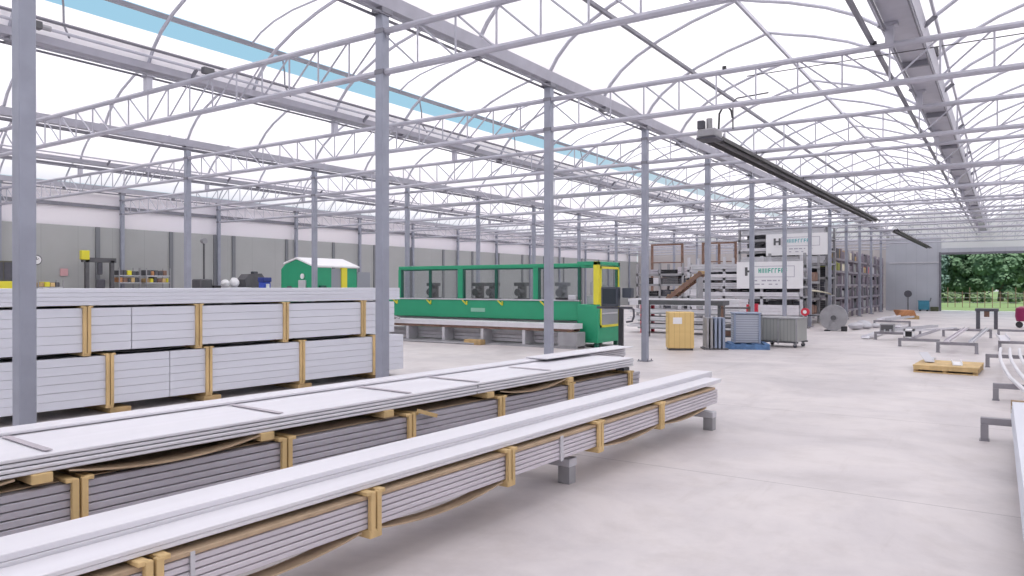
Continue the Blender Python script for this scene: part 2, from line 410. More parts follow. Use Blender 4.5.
# ------------------------------------------------------------------ columns
CW = .0625
mc = MB(); mc.box(-CW, CW, -CW, CW, .012, 4.93, .008); col_me = mc.mesh('post', COLST)
mc = MB(); mc.box(-.13, .13, -.13, .13, 0, .014)
for sx in (-1,1):
    for sy in (-1,1): mc.tube([(sx*.1, sy*.1, .01), (sx*.1, sy*.1, .05)], .012, 6)
base_me = mc.mesh('base_plate', STEELD)
mc = MB(); mc.box(-.09, .09, -.09, .09, 4.93, 4.998); mc.box(-.068, .068, -.068, .068, 4.19, 4.25); mc.box(-.068, .068, -.068, .068, 4.69, 4.75)
cap_me = mc.mesh('head_bracket', STEELD)
CN = {4:'the front row beside the plank stacks', 2:'the middle row behind the rear stack', 0:'the row against the grey wall'}
for gi in (4, 2, 0):
    y = 2.72; k = 0; yend = YL if gi < 4 else YR
    while y < yend-1:
        if inview([(GUT[gi], y, z) for z in (0,1,2,3,4,4.9)], 8) and not (gi == 2 and y < 10):
            if k < 12: lab = f'square grey steel column, {ORD[k]} of {CN[gi]}'; g = 'columns of '+CN[gi]
            else: lab = f'slender far-off steel column at the far end of {CN[gi]}'; g = 'far end of '+CN[gi]
            t = thing('steel_column', lab, 'column', (GUT[gi], y, 0), 0, g)
            link('post', col_me, t)
            if k < 14: link('base_plate', base_me, t); link('head_bracket', cap_me, t)
            k += 1
        y += 4
# dark posts on the left wall
mw = MB(); mw.box(0, .05, -.075, .075, 0, 3.7); wp_me = mw.mesh('wall_post', mat('grey_wall_post', (.20,.21,.23), .5, .2))
for k in range(16):
    y = 13.87+2.80*k
    if k == 3: y = 22.23
    if k > 3: y = 22.23+2.8*(k-3)
    o = link('wall_post', wp_me, None, (XL, y, 0))
    if k < 12: tag(o, f'dark grey steel post against the long grey left wall, {ORD[k]}', 'post', 'posts on the grey wall')
    else: tag(o, 'distant dark post at the far end of the long grey wall', 'post', 'distant posts on the grey wall')
o = link('wall_post', wp_me, None, (XL, 18.6, 0)); tag(o, 'dark post close beside another one, above the grey hopper on the grey wall', 'post')
# ------------------------------------------------------------------ radiant heaters
def heater(y0, y1, label, burner=True):
    t = thing('radiant_heater', label, 'heater', (-4.0, y0, 0), 0)
    L = y1-y0
    m = MB(); m.prism([(-.16,3.98),(-.07,4.10),(.07,4.10),(.16,3.98),(.145,3.98),(.06,4.085),(-.06,4.085),(-.145,3.98)], 1, .3, L); part('reflector', m, mat('dark_reflector', (.03,.028,.03), .7, 0, .3, 2), t)
    m = MB(); m.tube([(0,.25,4.02),(0,L,4.02)], .045, 8); part('burner_tube', m, DKGREY, t)
    m = MB(); yy = .8
    while yy < L:
        m.tube([(0,yy,4.10),(0,yy,4.2)], .008, 4); yy += 2
    part('hanger', m, DARKST, t)
    if burner:
        m = MB(); m.box(-.15,.15,-.10,.25,4.0,4.13,.015); part('burner_box', m, GREYM, t, label='grey burner box')
        m = MB(); m.box(-.16,.16,-.11,.26,3.965,3.995); m.box(-.15,-.04,-.10,.0,4.13,4.27,.01); part('fan_housing', m, DARKST, t, label='black fan housing and base tray')
        m = MB(); m.tube([(.02,0,4.14),(.02,0,4.30)], .05, 8); part('motor', m, GREYM, t)
        m = MB(); m.tube([(.14,.1,4.14),(.15,.1,4.38),(.19,.12,4.47),(.27,.13,4.50),(.33,.14,4.42),(.35,.14,4.30)], .016, 6); part('gas_hose', m, BLACK, t, smooth=True)
        m = MB(); m.tube([(.34,.2,4.13),(.34,.2,4.56),(.40,.2,4.62),(.9,.2,4.64)], .012, 6); part('gas_pipe', m, DKGREY, t)
heater(11.75, 30.4, 'long dark radiant heater tube under the trusses with its grey burner box')
heater(36.3, 54.0, 'farther short-looking dark radiant heater tube pointing at the end wall', False)
m = MB(); m.tube([(-3.1,10.78,4.62),(4.2,10.78,4.62)], .008, 5)
tag(part('conduit', m, DKGREY), 'thin dark conduit strung along the near truss right of the heater', 'conduit')
for x,nm in ((-1.43,'small black lamp fitting clipped under the broad gutter'),(-3.41,'small black fitting on the truss above the heater')):
    m = MB(); m.tube([(x,10.72,4.735),(x,10.72,4.80)], [.035,.03], 8); tag(part('truss_fitting', m, BLACK), nm, 'fitting')
# motors on the vent shafts
for x, y, nm in ((GUT[3]+.30, 7.6,'small vent drive motor on the gutter beside the blue slot'),(GUT[3]+.30, 4.9,'small vent drive motor nearest the big left column'),(GUT[5]+.34, 13.2,'small vent drive motor right of the broad aisle gutter')):
    t = thing('vent_motor', nm, 'motor', (x, y, 5.22))
    m = MB(); m.box(-.05,.05,-.1,.1,-.05,.06,.01); part('gearbox', m, DKGREY, t)
    m = MB(); m.tube([(0,.1,0),(0,.22,0)], .04, 8); part('motor_body', m, GREYM, t, smooth=True)

# ------------------------------------------------------------------ plank stacks
def plank_layers(t, x0, x1, y0, y1, z0, n, h, m1, gap=.006, name='plank', bulge=.004, nx=1):
    for k in range(n):
        for j in range(nx):
            a = x0+(x1-x0)*j/nx; b = x0+(x1-x0)*(j+1)/nx
            e = random.uniform(-bulge, bulge); ye = random.uniform(-.02,.02)
            m = MB(); m.box(a+.001+e, b-.001+e, y0+ye, y1+ye, z0+k*h, z0+(k+1)*h-gap, .004)
            part(name, m, m1, t)
def batten(t, x0, x1, y, z0, z1, w=.034, gap=.012, th=.03, out=.05, foot=.06):
    """timber frame round a bundle: two uprights each side, top and bottom cross pieces"""
    fr = part('batten_frame', MB().box(x0-out, x1+out, y-.045, y+.045, z0-foot, z0-.004, .004), PINE, t)
    for sx, xe in ((1, x1+.003), (-1, x0-.003)):
        for sy in (-1, 1):
            m = MB(); yy = y+sy*gap/2
            if sx > 0: m.box(xe, xe+th, yy-w/2+sy*w/2, yy+w/2+sy*w/2, z0-.02, z1+.02, .003)
            else: m.box(xe-th, xe, yy-w/2+sy*w/2, yy+w/2+sy*w/2, z0-.02, z1+.02, .003)
            part('upright', m, PINE, fr)
    m = MB(); m.box(x0-.03, x1+.03, y-.07, y-.02, z1+.003, z1+.025, .003); m.box(x0-.03, x1+.03, y+.02, y+.07, z1+.003, z1+.025, .003); part('top_bar', m, PINE, fr)
    return fr
def sag(t, x, y0, y1, z, dz, w=.10, m_=None, name='card_strip'):
    rows = []; N = 10
    for i in range(N+1):
        q = i/N; rows.append([(x-w, y0+(y1-y0)*q, z-dz*4*q*(1-q)), (x, y0+(y1-y0)*q, z-dz*4*q*(1-q))])
    m = MB(); m.sheet(rows); m.sheet([[(a[0],a[1],a[2]-.008),(b[0],b[1],b[2]-.008)] for a,b in rows]); m.sheet([[r_[1],(r_[1][0],r_[1][1],r_[1][2]-.008)] for r_ in rows])
    return part(name, m, m_ or CARD, t)

# front stack (local Y along the stack, x=0 is the aisle face)
A3 = -math.radians(1.9)
t3 = thing('plank_bundle', 'long low bundle of grey planks in yellow timber frames nearest the aisle', 'plank bundle', (-3.0, 0, 0), A3)
Ya, Yb = -.3, 8.35
plank_layers(t3, -.44, 0, Ya, Yb, .27, 5, .032, PLANKL, .005)
m = MB(); m.box(-.44, .004, Ya, Yb-.1, .432, .455, .003); part('cover_board', m, CARD, t3, label='brown board on top of the planks')
for yb in (.45, 1.73, 2.98, 4.26, 5.54, 6.77): batten(t3, -.44, 0, yb, .27, .455, out=.03, foot=.05)
for a, b in ((.4,1.6),(1.7,2.9),(3.0,4.2),(5.6,6.7),(6.8,8.0)): sag(t3, .0, a, b, .262, .05 if b < 5 else .035)
m = MB(); m.box(-.0, .012, 4.93, 4.97, .26, .45); m.box(.0,.012,1.9,1.92,.26,.45); part('strap', m, GREYL, t3)
# supports under the front stack
def trestle_support(x, y, label, rz=0, w=.9):
    t = thing('floor_support', label, 'support', (x, y, 0), rz)
    m = MB(); m.box(-w, .12, -.06, .06, .14, .205, .004); part('cross_beam', m, GREYL, t)
    for lx in (.06, -w+.06):
        m = MB(); m.box(lx-.055, lx+.055, -.05, .05, 0, .14, .004); part('foot', m, GREYM, t)
trestle_support(-3.03, 5.28, 'short grey steel support poking out under the middle of the front plank bundle', A3, .62)
trestle_support(-2.80, 8.1, 'grey steel support under the far end of the front plank bundle', A3, .62)
trestle_support(-2.95, 1.0, 'grey steel support hidden low under the near end of the front plank bundle', A3, .62)
def slab(name, label, x0, x1, y0, y1, z0, z1, mt_, loc, rz, n=1, cat='panel'):
    t = thing(name, label, cat, loc, rz)
    h = (z1-z0)/n
    for k in range(n):
        e = random.uniform(-.004,.004)
        m = MB(); m.box(x0+e, x1+e, y0, y1+random.uniform(-.01,.01), z0+k*h, z0+(k+1)*h-(.002 if n > 1 else 0), .003); part('sheet', m, mt_, t)
    return t
slab('long_profile', 'long white flat profile lying on the front bundle, lower one nearest the aisle', -.215, -.015, Ya, 8.5, .485, .53, WHITEAL, (-3.0,0,0), A3, 2, 'profile')
slab('long_profile', 'long white flat profile on the front bundle, taller one set back from the aisle', -.46, -.222, Ya, 8.75, .485, .578, WHITEAL, (-3.0,0,0), A3, 3, 'profile')
for i_, (yb, nm) in enumerate(((.3,'nearest the camera'),(2.95,'second along'),(5.52,'third along'),(7.6,'by the far end'))):
    m = MB(); m.box(-.45, -.02, yb-.04, yb+.04, .458+.02, .4845); tag(part('spacer', m, PINED, None, (-3.0,0,0), A3), f'flat timber spacer between front bundle and its loose white profiles, {nm}', 'spacer')

# middle stack
A2 = -math.radians(3.5); L2 = (-4.23, 0, 0)
t2 = thing('plank_bundle', 'deep bundle of grey planks under the wide white panels, between front and rear stacks', 'plank bundle', L2, A2)
plank_layers(t2, -.80, 0.03, 0, 8.38, .14, 10, .043, PLANKG, .006, bulge=.003)
m = MB(); m.box(-.78, -.02, 0, 8.2, .571, .577); part('cover_board', m, CARD, t2, label='brown cardboard cover')
for yb in (.8, 2.0, 3.29, 4.46, 5.62, 6.80, 8.1): batten(t2, -.80, .03, yb, .14, .57, out=.0, foot=.1)
for y0_, y1_, dz in ((1.95,3.1,.0),(.4,1.7,.0),(5.6,6.7,.03)):
    sag(t2, .05, y0_, y1_, .642, .055, .12)
for k, yb in enumerate((1.82, 3.14, 4.21, 5.45, 6.78)):
    m = MB(); m.box(-.76, .06, yb-.05, yb+.05, .5775+.02, .6495, .004)
    tag(part('timber_block', m, PINE, None, L2, A2), f'yellow timber bearer between middle bundle and its white panels, {ORD[k]}', 'bearer', 'bearers of the middle stack')
m = MB(); m.beam((.075, 4.50, .61), (.075, 4.72, .54), .02, .03); tag(part('loose_lath', m, PINE, None, L2, A2), 'short loose lath leaning off the middle bundle', 'lath')
def panelpack(name, label, x0, x1, y0, y1, z0, n, h, mt_):
    t = thing(name, label, 'panel stack', L2, A2)
    plank_layers(t, x0, x1, y0, y1, z0, n, h, mt_, .006, 'panel', .006)
    return t
panelpack('panel_pack', 'pack of wide white panels on the middle stack, near half', -.60, .045, 0, 5.28, .65, 4, .025, WHITEAL)
panelpack('panel_pack', 'pack of wide white panels on the middle stack, far half by the machine', -.60, .04, 5.30, 8.2, .65, 4, .025, WHITEAL)
panelpack('panel_pack', 'narrow raised strip pack along the back edge of the middle stack', -.80, -.61, 0, 9.2, .65, 5, .025, WHITEAL)
panelpack('panel_pack', 'short white slab lying on the far end of the middle stack', -.78, -.48, 7.1, 9.15, .777, 1, .02, WHITEAL)
for k, (x0_, x1_, y_, dx) in enumerate(((-.58,.0,1.87,0),(-.58,.0,3.28,.1),(-.58,.02,4.47,.1),(-.58,.02,5.32,.1),(-.50,.02,6.45,.1))):
    m = MB(); m.box(x0_, x1_, y_-.02, y_+.02, .7505, .7545)
    tag(part('card_strip', m, STRIP, None, L2, A2), f'thin grey card strip across the white middle panels, {ORD[k]}', 'strip', 'card strips on the middle panels')
m = MB(); m.box(-.04,.07,7.9,8.03,.615,.649); tag(part('end_clip', m, BLACK, None, L2, A2), 'small black clip under the far corner of the middle panels', 'clip')

# rear stack (two tall bundles, white panels on top)
A1 = -math.radians(4.1); L1 = (-9.72, 0, 0)
def rear(label, y1, z0, n, h, bat, seams, lm):
    t = thing('panel_bundle', label, 'panel bundle', L1, A1)
    for k in range(n):
        ys = [1.2]+seams+[y1]
        for a, b in zip(ys, ys[1:]):
            m = MB(); m.box(-1.2, random.uniform(-.003,.003), a+.004, b-.004, z0+k*h, z0+(k+1)*h-.003, .003); part('panel', m, lm, t)
    for yb in bat: batten(t, -1.2, 0, yb, z0, z0+n*h, w=.04, gap=.012, out=.02, foot=.05)
    return t
rear('lower tall bundle of pale panels in the rear stack, standing on timber', 10.05, .12, 6, .102, (4.97, 6.30, 7.86, 9.36), [5.75], PANEL1)
rear('upper tall bundle of pale panels in the rear stack', 9.83, .79, 5, .108, (2.9, 4.70, 6.15, 7.56, 9.10), [5.25], PANEL1)
for k, yb in enumerate((2.5, 5.1, 6.35, 7.9, 9.5)):
    m = MB(); m.box(-1.2, .03, yb-.13, yb+.13, 0, .068, .005); tag(part('floor_bearer', m, PINED, None, L1, A1), f'timber bearer on the floor under the rear stack, {ORD[k]}', 'bearer', 'floor bearers of the rear stack')
t = thing('panel_pack', 'pack of long pale panels lying on top of the rear stack', 'panel stack', L1, A1)
for k in range(4):
    m = MB(); m.box(-1.25, .01, 1.1, 9.95, 1.362+k*.052, 1.362+(k+1)*.052-.002, .003); part('panel', m, PANEL1, t)
tz = thing('black_gap_strips', 'black sagging strips in the gap between the two rear bundles', 'gap_strip', L1, A1)
for a, b, dz in ((1.5,4.5,.02),(4.9,6.0,.03),(6.3,7.4,.02),(7.7,8.9,.025)): sag(tz, -.0, a, b, .795, dz, .2, BLACK, 'strip')  # black sagging sheets along the gap under the upper bundle

# ------------------------------------------------------------------ green saw line
t = thing('saw_line', 'long green profile machining line with glazed guards and a yellow-framed end cabin', 'machine', (-16.1, 17.2, 0))
W = 7.35
m = MB(); m.box(0, W-.55, 0, .10, .68, 1.20, .02); part('front_panel', m, GREEN, t, label='green front panel')
m = MB(); m.box(0.02, W-.05, 1.15, 1.25, .1, 1.0, .01); part('rear_panel', m, GREEN, t)
m = MB(); m.box(.1, W-.5, .1, 1.15, .62, .95, .01); part('machine_bed', m, GREYM, t)
m = MB(); m.box(.45, W-.05, -.0, .12, 2.10, 2.20, .01); m.box(.45, W-.05, 1.13, 1.22, 2.10, 2.20, .01); part('top_rail', m, GREEN, t, label='green top rail')
for x_, w_, mm in ((.44,.10,GREEN),(2.76,.18,GREEN),(5.36,.15,GREEN)):
    m = MB(); m.box(x_, x_+w_, 0, .10, 1.20, 2.10, .005); part('guard_post', m, mm, t, label='green guard post')
    m = MB(); m.box(x_+w_, x_+w_+.05, .01, .09, 1.20, 2.10); part('guard_edge', m, GREEND, t, label='dark guard edge')
for x_ in (1.66, 4.08, 6.74):
    m = MB(); m.box(x_, x_+.06, .01, .09, 1.20, 2.10); part('guard_edge', m, GREEND, t, label='dark guard edge')
m = MB(); m.box(.6, W-.6, .02, .03, 2.06, 2.10); part('seal_strip', m, GREEND, t)
for a, b in ((.60,1.65),(1.73,2.75),(3.0,4.07),(4.15,5.35),(5.57,6.73)):
    m = MB(); m.box(a, b, .045, .055, 1.20, 2.06); part('guard_pane', m, GLASS, t, label='clear guard pane')
m = MB(); m.box(-.0, W-.55, -.03, .12, 1.20, 1.235); part('ledge', m, GREYL, t, label='pale ledge')
for x_ in (.25, 1.6, 2.95, 4.2, 5.6):
    m = MB(); m.beam((x_, -.02, 1.19), (x_+.16, -.02, 1.06), .03, .03); m.beam((x_+.16,-.02,1.06),(x_+.16,-.02,1.17), .03, .03); part('clamp_handle', m, YELLOW, t, label='yellow clamp handle')
m = MB(); m.box(3.25, 3.75, -.008, 0, .86, .97); part('name_plate', m, mat('pale_green_plate', (.25,.50,.38), .5), t)
# inner heads
for x_ in (1.2, 2.95, 3.45, 4.45, 5.8):
    m = MB(); m.box(x_, x_+.28, .45, .85, .95, 1.25, .01); m.box(x_+.08, x_+.2, .5, .8, 1.25, 1.62, .01); m.box(x_-.05, x_+.32, .5, .75, 1.60, 1.70, .01)
    m.tube([(x_+.14,.4,1.42),(x_+.14,.62,1.42)], .11, 10); part('cutting_head', m, DKGREY if x_ < 5 else STEELD, t)
# end cabin
c = part('end_cabin', MB().box(W-.62, W, -.02, 1.3, .12, 1.12, .015), GREEN, t, label='green end cabin')
for lx in (W-.56, W-.08):
    for ly in (.06, 1.2):
        part('foot', MB().box(lx-.05, lx+.05, ly-.05, ly+.05, 0, .12), GREEND, c)
m = MB(); m.box(W-.14, W, 0-.02, .12, 1.12, 2.24, .01); part('corner_post', m, YELLOW, c, label='yellow corner post')
m = MB(); m.box(W-.1, W, 1.18, 1.3, 1.12, 2.24, .01); m.box(W-.62, W, -.02, 1.3, 2.14, 2.24, .01); m.box(W-.62, W-.54, 1.2, 1.3, 1.12, 2.2); part('cabin_frame', m, GREEN, c)
m = MB(); m.box(W, W+.02, .10, 1.22, 2.05, 2.11); m.box(W, W+.02, .10, 1.22, .52, .58); m.box(W, W+.02, .10, .16, .52, 2.11); m.box(W, W+.02, 1.16, 1.22, .52, 2.11); part('window_frame', m, YELLOW, c, label='yellow window frame')
m = MB(); m.box(W+.002, W+.008, .16, 1.16, .58, 1.1); part('lower_window', m, mat('dim_window', (.30,.32,.34), .25), c)
m = MB(); m.box(W-.01, W-.004, .16, 1.16, 1.14, 2.05); part('cabin_pane', m, GLASS, c)
m = MB(); m.box(W+.009, W+.02, .2, 1.1, .86, .90)
part('window_bar', m, GREYL, c)
m = MB(); m.box(W-.5, W-.1, .3, 1.1, 1.12, 1.35, .01); m.box(W-.45, W-.25, .4, .8, 1.35, 1.7, .01); m.tube([(W-.2,.6,1.5),(W-.05,.6,1.5)],.12,10); part('cabin_head', m, GREYL, c)
m = MB(); m.box(W-.85, W-.62, -.1, .06, 1.235, 1.36, .02); part('control_box', m, GREYL, t)
m = MB(); m.box(W-1.25, W-.9, -.06, .08, 1.235, 1.29, .01); part('hand_tool', m, BLACK, t)
m = MB(); m.tube([(-.35,-.1,1.32),(.1,-.1,1.30)], .03, 8); part('grip_bar', m, BLACK, t)

# stock in front of the saw line
t = thing('panel_pack', 'white panels on a long roller table in front of the green machine', 'panel stack', (-16.1, 16.5, 0), math.radians(0))
for k in range(3):
    m = MB(); m.box(-.2, 7.0, 0, .5, .50+k*.045, .50+(k+1)*.045-.003, .003); part('panel', m, WHITEAL, t)
t = thing('stock_table', 'low brown and white frame holding panels in front of the green machine', 'table', (-16.1, 16.5, 0))
m = MB(); m.box(-.1, 6.95, .05, .11, .43, .497); m.box(-.1, 6.95, .39, .45, .43, .497); part('table_rail', m, RUST, t)
for k in range(6):
    m = MB(); m.box(.0+k*1.36, .09+k*1.36, .03, .47, .06, .43); part('leg', m, PINED if k == 5 else GREYL, t)
m = MB(); m.box(-.2, 7.1, .0, .06, .0, .055); m.box(-.2, 7.1, .45, .5, .0, .055); part('floor_rail', m, GREYM, t)
m = MB(); m.box(6.55, 7.1, -.02, .46, .06, .42, .01); part('drive_box', m, GREYM, t)
t = thing('panel_pack', 'white panels stored low between the legs before the green machine', 'panel stack', (-16.1, 16.9, 0))
for k in range(3):
    m = MB(); m.box(.1, 6.4, .15, .55, .07+k*.10, .07+(k+1)*.10-.01, .003); part('panel', m, WHITEAL, t)
m = MB(); m.box(-12.35, -11.8, 16.2, 16.45, 0, .14, .01); tag(part('timber_block', m, PINED), 'small timber block on the floor before the green machine', 'block')
t = thing('bent_hoops', 'two dark bent tubes standing at the left end of the green machine table', 'hoops', (-15.2, 16.2, 0))
for k in range(2):
    m = MB(); m.tube([(-.35+k*.1,.0,.03),(-.33+k*.1,0,.25),(-.15+k*.15,0,.55),(.1+k*.2,0,.72),(.35+k*.15,0,.66)], .03, 8); part('tube', m, GREYM, t, smooth=True)
m = MB(); m.tube([(-.4,0,.03),(3.2,0,.03)], .028, 6); part('floor_tube', m, GREYM, t)

# control pendant by the front column
t = thing('control_pendant', 'black control screen on a pole between the machine end and the plank stack', 'control panel', (-6.6, 14.0, 0))
m = MB(); m.box(-.045,.045,-.04,.04,.02,1.15,.005); part('pole', m, BLACK, t)
m = MB(); m.box(-.18,.18,-.18,.18,0,.02); part('base', m, BLACK, t)
m = MB(); m.beam((-.55,0,1.15),(.25,0,1.15), .05,.05); m.tube([(.22,0,1.15),(.28,0,1.12),(.29,0,.98),(.25,0,.88),(.12,0,.86)], .022, 6); part('arm', m, DARKST, t)
m = MB(); m.box(-.42,-.04,-.08,.06,1.18,1.58,.01); mo = part('monitor', m, SCREEN, t)
m = MB(); m.box(-.38,-.08,-.085,-.08,1.23,1.54); part('screen', m, mat('screen_glass', (.03,.04,.05), .15), mo)
m = MB(); m.box(.0,.20,.05,.2,1.36,1.56,.01); part('switch_box', m, SCREEN, t)

# green booth
t = thing('green_booth', 'green gabled machine booth with a white roof, left behind the rear stack', 'machine booth', (-20.9, 17.0, 0))
pr = [(0,0),(1.6,0),(1.6,2.22),(1.4,2.32),(.8,2.50),(.2,2.34),(0,2.18)]
def shell(pr, y0, y1, mm, name, lab=None):
    m = MB(); m.prism(pr, 1, y0, y1); part(name, m, mm, t, label=lab)
shell(pr, 0, .06, GREEN, 'gable_wall', 'green gabled front')
m = MB(); m.box(1.55, 1.6, .06, .82, 0, 2.22); m.box(1.55,1.6,1.55,2.02,0,2.22); part('side_wall', m, GREEN, t)
m = MB(); m.box(0,.05,.06,2.7,0,2.12); part('back_wall', m, GREEN, t)
m = MB(); m.prism([(.15,2.35),(.8,2.52),(1.66,2.24),(1.66,2.29),(.8,2.58),(.15,2.41)], 1, -.03, 2.1); part('roof', m, WHITE, t, label='white roof')
m = MB(); m.box(1.56,1.59,.82,1.27,.0,2.2); m.box(1.5,1.59,2.05,2.7,0,2.1); part('side_window', m, mat('grey_booth_glass', (.28,.30,.34), .3), t, label='grey window')
m = MB(); m.box(1.54,1.64,1.27,1.53,0,2.24,.01); part('corner_post', m, YELLOW, t, label='yellow post')
m = MB(); m.box(1.6,1.72,.25,.5,1.25,1.62,.01); part('panel_box', m, GREEND, t)
m = MB(); m.box(.95,1.3,-.08,0,1.0,1.8,.02); part('gable_unit', m, GREYL, t)
m = MB(); m.tube([(1.12,-.05,1.93),(1.12,-.02,1.93)], .09, 12); part('gable_lamp', m, WHITE, t)
m = MB(); m.box(.35,.55,-.05,0,1.35,1.6,.01); part('gable_hatch', m, DKGREY, t)

# ------------------------------------------------------------------ background on the left
wx = XL+.02
t = thing('wall_clock', 'round wall clock on the grey left wall', 'clock', (wx, 11.84, 2.47), 0)
m = MB(); m.tube([(0,0,0),(.06,0,0)], .17, 24); part('rim', m, DKGREY, t); m = MB(); m.tube([(.062,0,0),(.07,0,0)], .14, 24); part('dial', m, WHITE, t)
m = MB(); m.beam((.075,0,0),(.075,.06,.05),.015,.01); m.beam((.075,0,0),(.075,-.01,.1),.01,.01); part('hands', m, BLACK, t)
m = MB(); m.box(wx, wx+.03, 12.6, 12.85, 1.95, 2.2); tag(part('pink_sign', m, mat('faded_pink', (.62,.36,.38), .6)), 'small faded pink sign on the grey wall beside the gantry', 'sign')
t = thing('hoist_gantry', 'dark hoist gantry with a yellow box against the left wall', 'gantry', (-26.3, 13.1, 0))
for yy in (.06, .92):
    m = MB(); m.box(-.06,.06,yy-.06,yy+.06,0,2.5); part('upright', m, DKGREY, t)
m = MB(); m.box(-.06,.06,-.1,1.05,2.42,2.58); part('cross_beam', m, DKGREY, t)
m = MB(); m.box(-.08,.1,-.15,.12,2.5,2.82,.02); part('hoist_box', m, YELLOW, t, label='yellow hoist box')
m = MB(); m.box(-.04,.06,.42,.58,2.0,2.42,.02); m.box(-.05,.1,.38,.66,1.5,1.85,.04); part('hoist_block', m, DARKST, t)
def boxes_shelf(y0, y1, z0, z1, name, label, grp, seed):
    rr = random.Random(seed)
    t = thing('parts_shelf', label, 'shelf', (-26.35, y0, 0))
    m = MB(); L = y1-y0
    for z in (z0-.05, (z0+z1)/2-.03): m.box(-.3,.2,-.02,L+.02,z-.03,z)
    part('shelf_board', m, GREYL, t)
    m = MB()
    for yy in (-.05, L+.02): m.box(-.3,-.27,yy,yy+.03,0,z1); m.box(.17,.2,yy,yy+.03,0,z1)
    part('upright', m, GREYM, t)
    for z in (z0-.05, (z0+z1)/2-.03):
        yy = y0
        while yy < y1-.05:
            w_ = rr.uniform(.09,.17); hh = rr.uniform(.14,.21); mm = rr.choice([YELLOW, PINE, ORANGE, PINED, RUST, CREAM, DKGREY])
            m = MB(); m.box(-26.6, -26.2, yy, min(yy+w_, y1), z+.001, z+hh, .015)
            tag(part('parts_box', m, mm), f'small yellow or brown parts box on the {name}', 'box', grp); yy += w_+.02
boxes_shelf(14.25, 14.95, 1.78, 2.26, 'shelf next to the gantry', 'wall shelf of yellow and brown boxes, the one next to the gantry', 'boxes on the left wall shelf', 3)
boxes_shelf(15.25, 16.1, 1.78, 2.26, 'shelf farther right of the gantry', 'wall shelf of yellow boxes, right-hand one of the pair past the gantry', 'boxes on the right wall shelf', 4)
boxes_shelf(11.6, 12.3, 1.40, 1.8, 'low shelf under the clock', 'low shelf of orange boxes below the wall clock', 'boxes under the clock', 5)
t = thing('wall_cabinet', 'dark cabinet with yellow base at the left edge of the view by the wall', 'cabinet', (-26.8, 10.3, 0))
m = MB(); m.box(0,.5,0,.62,.0,2.4,.02); part('body', m, mat('olive_dark', (.10,.10,.07), .5), t); m = MB(); m.box(-.02,.54,-.04,.66,1.5,1.75,.02); part('yellow_band', m, YELLOW, t)
m = MB(); m.box(.5,.52,.05,.29,1.8,2.35); m.box(.5,.52,.33,.57,1.8,2.35); part('door', m, DARKST, t)
# middle-distance equipment seen above the rear stack
t = thing('drill_stand', 'dark slender pole machine with a round head behind the rear stack', 'machine', (-24, 16.1, 0))
m = MB(); m.tube([(0,0,.3),(0,0,3.2)], .035, 8); part('pole', m, DKGREY, t)
m = MB(); m.tube([(-.08,0,3.22),(.08,0,3.22)], .10, 12); part('head', m, GREYM, t)
m = MB(); m.box(-.4,.4,-.35,.55,0,1.5,.04); m.box(-.3,.25,-.3,.2,1.5,1.85,.04); part('base', m, DKGREY, t)
m = MB(); m.box(-.3,.3,.2,.5,1.5,1.62,.02); part('tray', m, BLACK, t)
t = thing('work_bench', 'pale bench with white bags behind the rear stack', 'bench', (-24, 16.75, 0))
m = MB(); m.box(-.5,.5,0,1.0,1.45,1.55,.01); part('bench_top', m, GREYL, t)
for xx in (-.45,.4):
    for yy in (.02, .9): part('leg', MB().box(xx,xx+.06,yy,yy+.06,0,1.45), GREYM, t)
def blob(name, loc, sx, sy, sz, mm, label, cat, seed=0, group=None, parent=None):
    rr = random.Random(seed); vs = []; fs = []; N, K = 12, 7
    for j in range(K+1):
        a = PI*j/K
        for i in range(N):
            b = 2*PI*i/N; q = 1+rr.uniform(-.12,.12)
            vs.append((sx*math.sin(a)*math.cos(b)*q, sy*math.sin(a)*math.sin(b)*q, sz*(1-math.cos(a))*.5*(1+rr.uniform(-.05,.05))))
    for j in range(K):
        for i in range(N): fs.append((j*N+i, (j+1)*N+i, (j+1)*N+(i+1)%N, j*N+(i+1)%N))
    o = part(name, MB().add(vs, fs), mm, parent, loc, smooth=True)
    if label: tag(o, label, cat, group)
    return o
blob('white_bag', (-23.9, 16.9, 1.555), .2,.15,.28, WHITE, 'left of two crumpled white bags on the pale bench', 'bag', 1)
blob('white_bag', (-23.9, 17.3, 1.555), .2,.17,.36, WHITE, 'right of two crumpled white bags on the pale bench', 'bag', 2)
t = thing('grey_hopper', 'large dark grey rounded hopper machine left of the green booth', 'machine', (-24, 18.15, 0))
m = MB(); m.box(-.25,.25,-.45,.35,0,1.55,.03); part('cabinet', m, GREYM, t); m = MB(); m.prism([(-.45,1.55),(-.5,1.85),(-.3,2.05),(.25,2.08),(.38,1.92),(.40,1.55)], 0, -.25, .25); part('hood', m, DKGREY, t)
m = MB(); m.box(-.1,.1,.0,.2,2.06,2.16,.02); part('cap', m, DARKST, t)
t = thing('blue_bin', 'blue plastic machine box between the grey hopper and green booth', 'box', (-23, 17.95, 0))
m = MB(); m.box(-.15,.15,-.17,.17,0,1.75,.03); part('body', m, BLUE, t); m = MB(); m.box(-.17,.17,-.19,.19,1.75,1.92,.02); part('lid', m, mat('navy', (.03,.05,.25), .5), t)
m = MB(); m.box(.15,.17,-.06,.08,1.5,1.68); part('label_plate', m, WHITE, t)

